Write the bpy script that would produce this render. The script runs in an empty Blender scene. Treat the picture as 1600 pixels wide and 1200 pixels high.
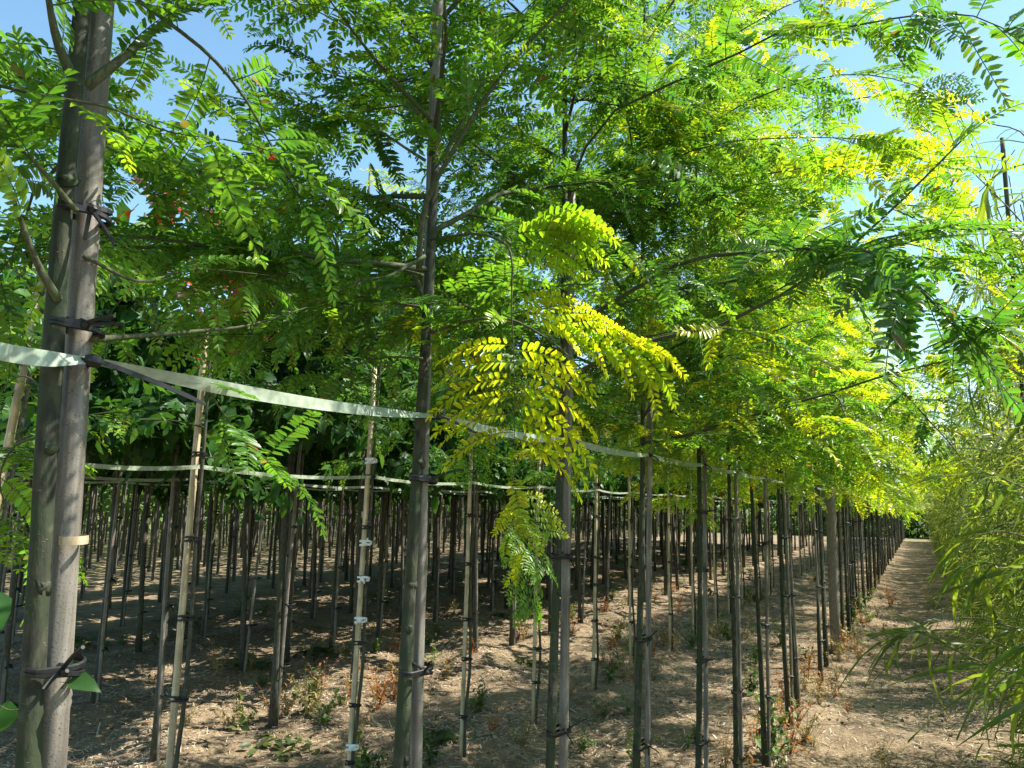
import bpy, math, random
import numpy as np
from mathutils import Vector, Matrix
R = math.radians
rng = np.random.default_rng(11)
random.seed(5)
S = bpy.context.scene
COL = S.collection

# ------------------------------------------------------------------ camera
F_PX, ROLL, PITCH, YAW, CAM_H = 1200.0, R(1.0), R(8.7), R(27.9), 1.60
cam_d = bpy.data.cameras.new('camera'); cam = bpy.data.objects.new('camera', cam_d); COL.objects.link(cam)
cam_d.sensor_width = 36; cam_d.lens = 36*F_PX/1600; cam_d.clip_start = .05; cam_d.clip_end = 2000
CAM = np.array([0, 0, CAM_H])
cy, sy, cp, sp = math.cos(YAW), math.sin(YAW), math.cos(PITCH), math.sin(PITCH)
FWD = np.array([-sy*cp, cy*cp, sp])
RT0 = np.array([cy, sy, 0.]); UP0 = np.cross(RT0, FWD)
cr, sr = math.cos(ROLL), math.sin(ROLL)
# world up leans to the right in the picture by ROLL
RT = RT0*cr + UP0*sr; UP = UP0*cr - RT0*sr
cam.matrix_world = Matrix(((RT[0], UP[0], -FWD[0], 0), (RT[1], UP[1], -FWD[1], 0), (RT[2], UP[2], -FWD[2], CAM_H), (0, 0, 0, 1)))
S.camera = cam

# ------------------------------------------------------------------ sky, sun, exposure
SUN_AZ = np.array([.86, .51]); SUN_EL = R(54)
SUN_AZ = SUN_AZ/np.linalg.norm(SUN_AZ)
SUN = Vector((SUN_AZ[0]*math.cos(SUN_EL), SUN_AZ[1]*math.cos(SUN_EL), math.sin(SUN_EL)))
w = bpy.data.worlds.new('World'); S.world = w; w.use_nodes = True
nt = w.node_tree; bg = nt.nodes['Background']
sky = nt.nodes.new('ShaderNodeTexSky'); sky.sky_type = 'NISHITA'; sky.sun_disc = False
sky.sun_elevation = SUN_EL; sky.sun_rotation = math.atan2(SUN_AZ[0], SUN_AZ[1])
sky.air_density = 1.0; sky.dust_density = .6; sky.ozone_density = .45
tint = nt.nodes.new('ShaderNodeMix'); tint.data_type = 'RGBA'; tint.blend_type = 'MULTIPLY'; tint.inputs[0].default_value = 1
tint.inputs[7].default_value = (.86, 1.06, 1.02, 1)      # summer sky a little more cyan than the model's
nt.links.new(sky.outputs[0], tint.inputs[6]); nt.links.new(tint.outputs[2], bg.inputs[0]); bg.inputs[1].default_value = .12
ld = bpy.data.lights.new('sun', 'SUN'); lo = bpy.data.objects.new('sun', ld); COL.objects.link(lo)
ld.energy = 5.0; ld.angle = R(.53); ld.color = (1, .95, .86)
lo.rotation_euler = SUN.to_track_quat('Z', 'Y').to_euler()
vs = S.view_settings; vs.view_transform = 'Standard'; vs.look = 'None'; vs.gamma = 1; vs.use_curve_mapping = False
vs.exposure = 1.25
S.render.engine = 'CYCLES'
S.cycles.max_bounces = 4; S.cycles.transmission_bounces = 3; S.cycles.diffuse_bounces = 3; S.cycles.glossy_bounces = 2

# ------------------------------------------------------------------ pixel helpers
def ray(px, py):
    v = FWD*F_PX + RT*(px-800) + UP*(600-py)
    return v
def at(px, py, z):
    return CAM + ray(px, py)/F_PX*z
def on_row(px, py, d):
    v = ray(px, py); return CAM + v*(-d/v[0])
def project(P):
    q = np.asarray(P)-CAM
    z = q@FWD
    zz = np.where(np.abs(z) < 1e-4, 1e-4, z)
    return 800+F_PX*(q@RT)/zz, 600-F_PX*(q@UP)/zz, z

# ------------------------------------------------------------------ ground height
ROWS = [.905, 2.545, 4.05, 5.55, 7.1, 8.6, 10.1, 11.6, 13.1, 14.6, 16.1, 17.6, 19.1]
_ph = rng.uniform(0, 6.28, 12); _fx = rng.uniform(.6, 3.2, 12); _fy = rng.uniform(.5, 3.0, 12)
def gz(x, y):
    x = np.asarray(x, float); y = np.asarray(y, float)
    h = np.zeros(np.broadcast(x, y).shape)
    for k in range(12):
        h = h + .0055*np.sin(_fx[k]*x*2+_fy[k]*y*2+_ph[k])
    for d in ROWS[:8]:
        h = h + .045*np.exp(-((x+d)/.22)**2)
    h = h - .02*np.exp(-((x+.22)/.35)**2)
    fade = np.clip((60-np.abs(y))/30, 0, 1)*np.clip((40-np.abs(x))/20, 0, 1)
    return h*fade

# ------------------------------------------------------------------ materials
def nodes_of(m):
    m.use_nodes = True
    t = m.node_tree; t.nodes.clear()
    return t, t.nodes, t.links
def N(ns, ty, **kw):
    n = ns.new(ty)
    for k, v in kw.items(): setattr(n, k, v)
    return n
def ramp(ns, stops):
    r = ns.new('ShaderNodeValToRGB'); e = r.color_ramp.elements
    while len(e) < len(stops): e.new(.5)
    for i, (p, c) in enumerate(stops):
        e[i].position = p; e[i].color = (*c, 1) if len(c) == 3 else c
    return r
def leaf_mat(name, trans=.45, rough=.38, gain=1.6, spec=.45):
    m = bpy.data.materials.new(name); t, ns, ls = nodes_of(m)
    out = N(ns, 'ShaderNodeOutputMaterial'); mix = N(ns, 'ShaderNodeMixShader')
    pr = N(ns, 'ShaderNodeBsdfPrincipled'); tr = N(ns, 'ShaderNodeBsdfTranslucent')
    a = N(ns, 'ShaderNodeAttribute', attribute_name='col')
    oi = N(ns, 'ShaderNodeObjectInfo'); hs = N(ns, 'ShaderNodeHueSaturation')
    mr = N(ns, 'ShaderNodeMapRange'); mr.inputs[3].default_value = .82; mr.inputs[4].default_value = 1.18
    ls.new(oi.outputs['Random'], mr.inputs[0]); ls.new(mr.outputs[0], hs.inputs['Value']); ls.new(a.outputs['Color'], hs.inputs['Color'])
    ls.new(hs.outputs[0], pr.inputs['Base Color'])
    g = N(ns, 'ShaderNodeMix', data_type='RGBA', blend_type='MULTIPLY'); g.inputs[0].default_value = 1
    g.inputs[7].default_value = (gain*.97, gain, gain*.40, 1)
    ls.new(hs.outputs[0], g.inputs[6]); ls.new(g.outputs[2], tr.inputs['Color'])
    pr.inputs['Roughness'].default_value = rough; pr.inputs['Specular IOR Level'].default_value = spec
    mix.inputs[0].default_value = trans
    ls.new(pr.outputs[0], mix.inputs[1]); ls.new(tr.outputs[0], mix.inputs[2]); ls.new(mix.outputs[0], out.inputs[0])
    return m
def bark_mat(name, dark, light, green, spots=.5, scale=1.0):
    m = bpy.data.materials.new(name); t, ns, ls = nodes_of(m)
    out = N(ns, 'ShaderNodeOutputMaterial'); pr = N(ns, 'ShaderNodeBsdfPrincipled'); ls.new(pr.outputs[0], out.inputs[0])
    tc = N(ns, 'ShaderNodeTexCoord'); mp = N(ns, 'ShaderNodeMapping'); mp.inputs['Scale'].default_value = (95*scale, 95*scale, 30*scale)
    oi = N(ns, 'ShaderNodeObjectInfo'); ad = N(ns, 'ShaderNodeVectorMath', operation='ADD')
    ls.new(tc.outputs['Object'], ad.inputs[0]); ls.new(oi.outputs['Random'], ad.inputs[1]); ls.new(ad.outputs[0], mp.inputs[0])
    n1 = N(ns, 'ShaderNodeTexNoise'); n1.inputs['Scale'].default_value = 1; n1.inputs['Detail'].default_value = 7; ls.new(mp.outputs[0], n1.inputs[0])
    c1 = ramp(ns, [(.36, dark), (.64, light)]); ls.new(n1.outputs[0], c1.inputs[0])
    n2 = N(ns, 'ShaderNodeTexNoise'); n2.inputs['Scale'].default_value = 14; n2.inputs['Detail'].default_value = 8; ls.new(ad.outputs[0], n2.inputs[0])
    c2 = ramp(ns, [(.38, (0, 0, 0)), (.60, (1, 1, 1))]); ls.new(n2.outputs[0], c2.inputs[0])
    mx = N(ns, 'ShaderNodeMix', data_type='RGBA'); ls.new(c2.outputs[0], mx.inputs[0]); ls.new(c1.outputs[0], mx.inputs[6]); mx.inputs[7].default_value = (*green, 1)
    # lenticels: short pale flecks across the stem
    mp2 = N(ns, 'ShaderNodeMapping'); mp2.inputs['Scale'].default_value = (85, 85, 260); ls.new(ad.outputs[0], mp2.inputs[0])
    vo = N(ns, 'ShaderNodeTexVoronoi'); vo.inputs['Scale'].default_value = 1; ls.new(mp2.outputs[0], vo.inputs[0])
    c3 = ramp(ns, [(.10, (1, 1, 1)), (.20, (0, 0, 0))]); ls.new(vo.outputs['Distance'], c3.inputs[0])
    n4 = N(ns, 'ShaderNodeTexNoise'); n4.inputs['Scale'].default_value = 33; n4.inputs['Detail'].default_value = 6; ls.new(ad.outputs[0], n4.inputs[0])
    c4 = ramp(ns, [(.48, (0, 0, 0)), (.62, (spots, spots, spots))]); ls.new(n4.outputs[0], c4.inputs[0])
    c5 = ramp(ns, [(.60, (0, 0, 0)), (.70, (.55, .55, .55))]); ls.new(n4.outputs[0], c5.inputs[0])
    lich = N(ns, 'ShaderNodeMix', data_type='RGBA'); ls.new(c5.outputs[0], lich.inputs[0]); ls.new(mx.outputs[2], lich.inputs[6]); lich.inputs[7].default_value = (*[min(.3, x*1.7+.01) for x in light], 1)
    mx = lich
    sc = N(ns, 'ShaderNodeMath', operation='MULTIPLY'); ls.new(c3.outputs[0], sc.inputs[0]); ls.new(c4.outputs[0], sc.inputs[1])
    mx2 = N(ns, 'ShaderNodeMix', data_type='RGBA'); ls.new(sc.outputs[0], mx2.inputs[0]); ls.new(mx.outputs[2], mx2.inputs[6]); mx2.inputs[7].default_value = (.30, .29, .24, 1)
    ls.new(mx2.outputs[2], pr.inputs['Base Color']); pr.inputs['Roughness'].default_value = .8
    b = N(ns, 'ShaderNodeBump'); b.inputs['Strength'].default_value = .8; b.inputs['Distance'].default_value = .004
    sm = N(ns, 'ShaderNodeMath', operation='ADD'); ls.new(n1.outputs[0], sm.inputs[0]); ls.new(sc.outputs[0], sm.inputs[1]); ls.new(sm.outputs[0], b.inputs['Height']); ls.new(b.outputs[0], pr.inputs['Normal'])
    return m
def cane_mat(name, a_, b_, speck):
    m = bpy.data.materials.new(name); t, ns, ls = nodes_of(m)
    out = N(ns, 'ShaderNodeOutputMaterial'); pr = N(ns, 'ShaderNodeBsdfPrincipled'); ls.new(pr.outputs[0], out.inputs[0])
    tc = N(ns, 'ShaderNodeTexCoord'); oi = N(ns, 'ShaderNodeObjectInfo'); ad = N(ns, 'ShaderNodeVectorMath', operation='ADD')
    ls.new(tc.outputs['Object'], ad.inputs[0]); ls.new(oi.outputs['Random'], ad.inputs[1])
    mp = N(ns, 'ShaderNodeMapping'); mp.inputs['Scale'].default_value = (110, 110, 4); ls.new(ad.outputs[0], mp.inputs[0])
    n1 = N(ns, 'ShaderNodeTexNoise'); n1.inputs['Scale'].default_value = 1; n1.inputs['Detail'].default_value = 6; ls.new(mp.outputs[0], n1.inputs[0])
    c1 = ramp(ns, [(.32, a_), (.68, b_)]); ls.new(n1.outputs[0], c1.inputs[0])
    n2 = N(ns, 'ShaderNodeTexNoise'); n2.inputs['Scale'].default_value = 420; n2.inputs['Detail'].default_value = 3; ls.new(ad.outputs[0], n2.inputs[0])
    c2 = ramp(ns, [(.60, (0, 0, 0)), (.68, (1, 1, 1))]); ls.new(n2.outputs[0], c2.inputs[0])
    n3 = N(ns, 'ShaderNodeTexNoise'); n3.inputs['Scale'].default_value = 14; n3.inputs['Detail'].default_value = 5; ls.new(ad.outputs[0], n3.inputs[0])
    ml = N(ns, 'ShaderNodeMath', operation='MULTIPLY'); ls.new(c2.outputs[0], ml.inputs[0]); ml.inputs[1].default_value = speck
    mx = N(ns, 'ShaderNodeMix', data_type='RGBA'); ls.new(ml.outputs[0], mx.inputs[0]); ls.new(c1.outputs[0], mx.inputs[6]); mx.inputs[7].default_value = (.05, .045, .04, 1)
    hv = N(ns, 'ShaderNodeHueSaturation'); ls.new(mx.outputs[2], hv.inputs['Color'])
    mr = N(ns, 'ShaderNodeMapRange'); ls.new(n3.outputs[0], mr.inputs[0]); mr.inputs[1].default_value = .3; mr.inputs[2].default_value = .7; mr.inputs[3].default_value = .7; mr.inputs[4].default_value = 1.2
    ls.new(mr.outputs[0], hv.inputs['Value']); ls.new(hv.outputs[0], pr.inputs['Base Color']); pr.inputs['Roughness'].default_value = .6
    b = N(ns, 'ShaderNodeBump'); b.inputs['Strength'].default_value = .3; b.inputs['Distance'].default_value = .001
    ls.new(n2.outputs[0], b.inputs['Height']); ls.new(b.outputs[0], pr.inputs['Normal'])
    return m
def plain(name, c, rough=.6, var=.25, scale=30):
    m = bpy.data.materials.new(name); t, ns, ls = nodes_of(m)
    out = N(ns, 'ShaderNodeOutputMaterial'); pr = N(ns, 'ShaderNodeBsdfPrincipled'); ls.new(pr.outputs[0], out.inputs[0])
    tc = N(ns, 'ShaderNodeTexCoord'); n1 = N(ns, 'ShaderNodeTexNoise'); n1.inputs['Scale'].default_value = scale; n1.inputs['Detail'].default_value = 5
    ls.new(tc.outputs['Object'], n1.inputs[0])
    c1 = ramp(ns, [(.3, tuple(x*(1-var) for x in c)), (.7, tuple(min(1, x*(1+var)) for x in c))]); ls.new(n1.outputs[0], c1.inputs[0])
    ls.new(c1.outputs[0], pr.inputs['Base Color']); pr.inputs['Roughness'].default_value = rough
    return m
def attr_mat(name, rough=.85):
    m = bpy.data.materials.new(name); t, ns, ls = nodes_of(m)
    out = N(ns, 'ShaderNodeOutputMaterial'); pr = N(ns, 'ShaderNodeBsdfPrincipled'); ls.new(pr.outputs[0], out.inputs[0])
    a = N(ns, 'ShaderNodeAttribute', attribute_name='col'); ls.new(a.outputs[0], pr.inputs['Base Color']); pr.inputs['Roughness'].default_value = rough
    return m
def ground_mat():
    m = bpy.data.materials.new('soil_and_mulch'); t, ns, ls = nodes_of(m)
    out = N(ns, 'ShaderNodeOutputMaterial'); pr = N(ns, 'ShaderNodeBsdfPrincipled'); ls.new(pr.outputs[0], out.inputs[0])
    tc = N(ns, 'ShaderNodeTexCoord')
    def noise(s, d=6, ro=.6):
        n = N(ns, 'ShaderNodeTexNoise'); n.inputs['Scale'].default_value = s; n.inputs['Detail'].default_value = d; n.inputs['Roughness'].default_value = ro
        ls.new(tc.outputs['Object'], n.inputs[0]); return n
    big, mid, fine = noise(.9), noise(6), noise(60, 8, .7)
    soil = ramp(ns, [(.3, (.060, .042, .027)), (.7, (.23, .168, .105))]); ls.new(fine.outputs[0], soil.inputs[0])
    straw = ramp(ns, [(.3, (.115, .080, .048)), (.52, (.35, .26, .155)), (.72, (.53, .42, .265))]); ls.new(fine.outputs[0], straw.inputs[0])
    k = N(ns, 'ShaderNodeMath', operation='ADD'); ls.new(big.outputs[0], k.inputs[0]); ls.new(mid.outputs[0], k.inputs[1])
    kr = ramp(ns, [(.40, (0, 0, 0)), (.62, (1, 1, 1))]);
    hf = N(ns, 'ShaderNodeMath', operation='MULTIPLY'); ls.new(k.outputs[0], hf.inputs[0]); hf.inputs[1].default_value = .5; ls.new(hf.outputs[0], kr.inputs[0])
    mx = N(ns, 'ShaderNodeMix', data_type='RGBA'); ls.new(kr.outputs[0], mx.inputs[0]); ls.new(soil.outputs[0], mx.inputs[6]); ls.new(straw.outputs[0], mx.inputs[7])
    # green growth: thin in the nursery, continuous in the field beyond it
    sx = N(ns, 'ShaderNodeSeparateXYZ'); ls.new(tc.outputs['Object'], sx.inputs[0])
    far = N(ns, 'ShaderNodeMapRange'); ls.new(sx.outputs[0], far.inputs[0]); far.inputs[1].default_value = -8; far.inputs[2].default_value = -30; far.inputs[3].default_value = 0; far.inputs[4].default_value = .28
    fary = N(ns, 'ShaderNodeMapRange'); ls.new(sx.outputs[1], fary.inputs[0]); fary.inputs[1].default_value = 38; fary.inputs[2].default_value = 60; fary.inputs[3].default_value = 0; fary.inputs[4].default_value = .5
    g = noise(1.7, 5)
    s1 = N(ns, 'ShaderNodeMath', operation='ADD'); ls.new(far.outputs[0], s1.inputs[0]); ls.new(fary.outputs[0], s1.inputs[1])
    s2 = N(ns, 'ShaderNodeMath', operation='ADD'); ls.new(s1.outputs[0], s2.inputs[0]); ls.new(g.outputs[0], s2.inputs[1])
    gr = ramp(ns, [(.62, (0, 0, 0)), (.80, (1, 1, 1))]); ls.new(s2.outputs[0], gr.inputs[0])
    gc = ramp(ns, [(.3, (.05, .075, .02)), (.7, (.16, .19, .06))]); ls.new(fine.outputs[0], gc.inputs[0])
    mx2 = N(ns, 'ShaderNodeMix', data_type='RGBA'); ls.new(gr.outputs[0], mx2.inputs[0]); ls.new(mx.outputs[2], mx2.inputs[6]); ls.new(gc.outputs[0], mx2.inputs[7])
    ls.new(mx2.outputs[2], pr.inputs['Base Color']); pr.inputs['Roughness'].default_value = .95; pr.inputs['Specular IOR Level'].default_value = .2
    b = N(ns, 'ShaderNodeBump'); b.inputs['Strength'].default_value = .9; b.inputs['Distance'].default_value = .02
    s3 = N(ns, 'ShaderNodeMath', operation='ADD'); ls.new(fine.outputs[0], s3.inputs[0]); ls.new(mid.outputs[0], s3.inputs[1]); ls.new(s3.outputs[0], b.inputs['Height']); ls.new(b.outputs[0], pr.inputs['Normal'])
    return m

M = dict(
    leaf=leaf_mat('pinnate_leaf', .50, .36, 2.0, .42), broad=leaf_mat('broad_leaf', .42, .42, 1.7, .3), hedge=leaf_mat('narrow_leaf', .5, .36, 1.9, .5),
    bark=bark_mat('olive_bark', (.006, .008, .004), (.052, .050, .028), (.020, .032, .009), .55),
    bark2=bark_mat('brown_bark', (.026, .023, .016), (.095, .082, .060), (.045, .050, .028), .3),
    twig=bark_mat('green_twig', (.035, .040, .018), (.085, .09, .035), (.05, .065, .02), .2, 2),
    hstem=bark_mat('shrub_stem', (.09, .075, .05), (.20, .17, .11), (.13, .12, .06), .2, 2),
    cane=cane_mat('weathered_cane', (.090, .078, .062), (.25, .22, .18), .9),
    pale=cane_mat('fresh_cane', (.40, .30, .17), (.62, .50, .33), .35),
    black=plain('black_rubber', (.005, .005, .006), .55), tape=plain('pale_green_tape', (.30, .35, .26), .5, .3, 60),
    white=plain('white_plastic', (.75, .75, .72), .5, .05), wood=bark_mat('post_wood', (.12, .09, .065), (.25, .20, .15), (.18, .15, .12), 0, 1.2),
    ground=ground_mat(), dry=attr_mat('dry_litter'), weed=leaf_mat('weed_leaf', .35, .5, 1.5, .3))

# ------------------------------------------------------------------ mesh helpers
def mesh(name, v, t, mats, col=None, smooth=True, midx=None):
    me = bpy.data.meshes.new(name)
    v = np.asarray(v, np.float32); t = np.asarray(t, np.int32)
    me.vertices.add(len(v)); me.vertices.foreach_set('co', v.ravel())
    me.loops.add(t.size); me.loops.foreach_set('vertex_index', t.ravel())
    k = t.shape[1]
    me.polygons.add(len(t)); me.polygons.foreach_set('loop_start', np.arange(0, t.size, k, dtype=np.int32))
    me.polygons.foreach_set('loop_total', np.full(len(t), k, np.int32))
    me.polygons.foreach_set('use_smooth', np.full(len(t), smooth, bool))
    for m in (mats if isinstance(mats, (list, tuple)) else [mats]): me.materials.append(m)
    if midx is not None: me.polygons.foreach_set('material_index', np.asarray(midx, np.int32))
    if col is not None:
        a = me.attributes.new('col', 'FLOAT_COLOR', 'POINT')
        c = np.ones((len(v), 4), np.float32); c[:, :3] = col; a.data.foreach_set('color', c.ravel())
    me.update(); me.validate(); return me
class Geo:
    def __init__(s): s.v, s.t, s.c, s.n, s.m = [], [], [], 0, []
    def add(s, v, t, c=None, mi=0):
        v = np.asarray(v, float); t = np.asarray(t, int)
        s.v.append(v); s.t.append(t+s.n); s.n += len(v)
        s.c.append(np.broadcast_to(np.asarray(c if c is not None else (.5, .5, .5), float), (len(v), 3)))
        s.m.append(np.full(len(t), mi))
    def build(s, name, mats, smooth=True):
        return mesh(name, np.concatenate(s.v), np.concatenate(s.t), mats, np.concatenate(s.c), smooth, np.concatenate(s.m))
def unit(a):
    a = np.asarray(a, float); return a/(np.linalg.norm(a)+1e-9)
def frame(d, up=(0, 0, 1)):
    x = unit(d); u = np.asarray(up, float)
    if abs(x@unit(u)) > .97: u = np.array([1., .2, 0])
    y = unit(np.cross(u, x)); z = np.cross(x, y); return np.stack([x, y, z], 1)
def tube(P, r, sides=8, bump=0, cap=True, seed=0):
    P = np.asarray(P, float); n = len(P); r = np.broadcast_to(np.asarray(r, float), (n,))
    T = np.gradient(P, axis=0); T /= np.linalg.norm(T, axis=1)[:, None]+1e-9
    ref = np.array([1., .3, .1]) if abs(T[0][0]) < .8 else np.array([0, 1., .2])
    a = np.linspace(0, 2*math.pi, sides, endpoint=False); V = []
    lr = np.random.default_rng(seed)
    for i in range(n):
        y = unit(np.cross(T[i], ref)); z = np.cross(T[i], y)
        rr = r[i]*(1+bump*lr.normal(size=sides)) if bump else r[i]
        V.append(P[i]+(np.cos(a)*rr)[:, None]*y+(np.sin(a)*rr)[:, None]*z)
    V = np.concatenate(V); Tt = []
    j = np.arange(sides); j2 = (j+1) % sides
    for i in range(n-1):
        A, B, C, D = i*sides+j, i*sides+j2, (i+1)*sides+j2, (i+1)*sides+j
        Tt += [np.stack([A, B, C], 1), np.stack([A, C, D], 1)]
    if cap:
        m = len(V); V = np.concatenate([V, P[:1], P[-1:]])
        Tt += [np.stack([j2, j, np.full(sides, m)], 1), np.stack([(n-1)*sides+j, (n-1)*sides+j2, np.full(sides, m+1)], 1)]
    return V, np.concatenate(Tt)
def spline(P, n):
    P = np.asarray(P, float)
    if len(P) < 3:
        s = np.linspace(0, 1, n)[:, None]; return P[0]*(1-s)+P[-1]*s
    Q = np.concatenate([[2*P[0]-P[1]], P, [2*P[-1]-P[-2]]]); m = len(P)-1; out = []
    for u in np.linspace(0, m, n):
        i = min(int(u), m-1); f = u-i; a, b, c, d = Q[i:i+4]
        out.append(.5*((2*b)+(c-a)*f+(2*a-5*b+4*c-d)*f*f+(3*b-a-3*c+d)*f**3))
    return np.array(out)
def link(o, parent=None):
    COL.objects.link(o)
    if parent is not None: o.parent = parent
    return o
def ob(name, me, parent=None, loc=None):
    o = bpy.data.objects.new(name, me); link(o, parent)
    if loc is not None: o.location = tuple(loc)
    return o
def tag(o, label=None, cat=None, group=None, kind=None):
    for k, v in (('label', label), ('category', cat), ('group', group), ('kind', kind)):
        if v: o[k] = v
    return o
def empty(name, loc, label, cat, group=None, rz=0):
    o = bpy.data.objects.new(name, None); COL.objects.link(o); o.location = tuple(loc); o.rotation_euler = (0, 0, rz)
    o.empty_display_size = .1
    return tag(o, label, cat, group)

# ------------------------------------------------------------------ ground
def axis(lo_, a, b, hi_, step):
    core = np.arange(a, b, step); l, h = [], []
    x, s = a, step
    while x > lo_: s *= 1.25; x -= s; l.append(x)
    x, s = core[-1], step
    while x < hi_: s *= 1.25; x += s; h.append(x)
    return np.array(l[::-1]+list(core)+h)
gx = axis(-700, -7, 1.5, 700, .06); gy = axis(-300, .5, 14, 900, .07)
GX, GY = np.meshgrid(gx, gy); GZ = gz(GX, GY)
near = (np.abs(GX+2.5) < 5) & (np.abs(GY-7) < 8)
GZ = GZ+np.where(near, rng.normal(size=GZ.shape)*.0045, 0)
V = np.stack([GX, GY, GZ], -1).reshape(-1, 3); nx, ny = len(gx), len(gy)
I = (np.arange(ny-1)[:, None]*nx+np.arange(nx-1)).ravel()
tag(ob('ground', mesh('ground', V, np.stack([I, I+1, I+nx+1, I+nx], 1), M['ground'])), kind='structure')

# ------------------------------------------------------------------ leaf prototypes (local +X outwards, +Z up)
def leaflet(g, base, d, nrm, L, W, c, lod, lr):
    f = frame(d, nrm); X, Y, Z = f[:, 0], f[:, 1], f[:, 2]
    c = np.asarray(c)*lr.uniform(.75, 1.22)*np.array((lr.uniform(.85, 1.2), 1, 1))
    if lr.random() < .006: c = np.array((.15, .11, .03))*lr.uniform(.6, 1.2)
    L *= lr.uniform(.88, 1.08)
    if lod == 0:
        curl = lr.uniform(.02, .22); fo = lr.uniform(.08, .28)
        pts = [(0, 0, 0), (.22, 0, -.05*curl), (.78, 0, -.5*curl), (1, 0, -curl), (.22, .45, fo), (.22, -.45, fo), (.78, .42, fo), (.78, -.42, fo)]
        v = [base+X*(u*L)+Y*(a*W)+Z*((b*W if abs(a) > 0 else b*L)-(.4*curl*L*u*u if abs(a) > 0 else 0)) for u, a, b in pts]
        t = [(0, 1, 4), (1, 2, 6), (1, 6, 4), (2, 3, 6), (0, 5, 1), (1, 5, 7), (1, 7, 2), (2, 7, 3)]
    elif lod == 1:
        q = lr.uniform(-.18, .05); z1 = lr.uniform(0, .2)*W
        v = [base, base+X*(.24*L)+Y*(.45*W)+Z*z1, base+X*(.24*L)-Y*(.45*W)+Z*z1, base+X*(.78*L)+Y*(.42*W)+Z*(z1+.5*q*L), base+X*(.78*L)-Y*(.42*W)+Z*(.5*q*L), base+X*L+Z*q*L]
        t = [(0, 2, 1), (1, 2, 4), (1, 4, 3), (3, 4, 5)]
    else:
        q = lr.uniform(-.15, .1)
        v = [base, base+X*(.5*L)+Y*(.5*W)+Z*.1*W, base+X*(.5*L)-Y*(.5*W)+Z*.1*W, base+X*L+Z*q*L]
        t = [(0, 2, 1), (1, 2, 3)]
    g.append((np.array(v), np.array(t), np.broadcast_to(c, (len(v), 3))))
def pinnate(seed, n, L, ll, lw, droop, c0, c1, lod=0, side=0.0, jit=1.0):
    lr = np.random.default_rng(seed); g = []
    def pos(s): return np.array([L*s*(1-.25*droop*s), side*L*s*s, -droop*L*s*s*.8])
    def tan(s): return unit(pos(s+.02)-pos(s-.02))
    for i in range(n):
        s = .10+.86*i/(n-1); T = tan(s); f = frame(T); a = R(78-28*s+lr.normal()*5)
        k = (.62+.5*math.sin(math.pi*min(1, .12+s*.86)))
        for sd in (-1, 1):
            if lr.random() < .03: continue
            aa = a+lr.normal()*.14*jit
            d = f[:, 0]*math.cos(aa)+sd*f[:, 1]*math.sin(aa)+f[:, 2]*lr.normal(.05, .12*jit)
            nr = f[:, 2]+f[:, 1]*lr.normal()*.32*jit+f[:, 0]*lr.normal()*.3*jit
            c = np.array(c0)*(1-s)+np.array(c1)*s
            leaflet(g, pos(s+lr.normal()*.008), d, nr, ll*k*lr.uniform(.9, 1.1), lw*k*lr.uniform(.85, 1.12), c, lod, lr)
    leaflet(g, pos(.98), tan(.98), frame(tan(.98))[:, 2], ll*.7, lw*.8, c1, lod, lr)
    P = np.array([pos(s) for s in np.linspace(0, 1, (6, 4, 3)[lod])])
    v, t = tube(P, np.linspace(.0011, .0006, len(P)), 3, cap=False)
    g.append((v, t, np.broadcast_to(np.array(c0)*.6+np.array((.10, .12, .03))*.5, (len(v), 3))))
    return join(g)
def join(g):
    V, T, C, n = [], [], [], 0
    for v, t, c in g: V.append(v); T.append(t+n); C.append(c); n += len(v)
    return np.concatenate(V), np.concatenate(T), np.concatenate(C)
def bipinnate(seed, npin, L, c0, c1, lod=0):
    lr = np.random.default_rng(seed); V, T, C, n = [], [], [], 0
    for i in range(npin):
        s = .15+.83*i/(npin-1)
        for sd in (-1, 1):
            v, t, c = pinnate(int(lr.integers(1e9)), 9, L*.55*(1.05-.45*abs(s-.45)), .022, .0085, .30, c0, c1, lod)
            a = sd*R(70-25*s+lr.normal()*4); m = np.array([[math.cos(a), -math.sin(a), 0], [math.sin(a), math.cos(a), 0], [0, 0, 1]])
            V.append(v@m.T+np.array([L*s, 0, -.10*L*s*s])); T.append(t+n); C.append(c); n += len(v)
    P = np.array([[L*s, 0, -.10*L*s*s] for s in np.linspace(0, 1, 5)])
    v, t = tube(P, np.linspace(.0016, .0008, 5), 4, cap=False)
    V.append(v); T.append(t+n); C.append(np.broadcast_to(np.array(c0)*.7+.04, (len(v), 3)))
    return np.concatenate(V), np.concatenate(T), np.concatenate(C)
GREEN, DEEP, LIME, YEL = (.080, .180, .026), (.050, .130, .026), (.150, .285, .022), (.45, .47, .016)
KIND = {}
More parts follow.
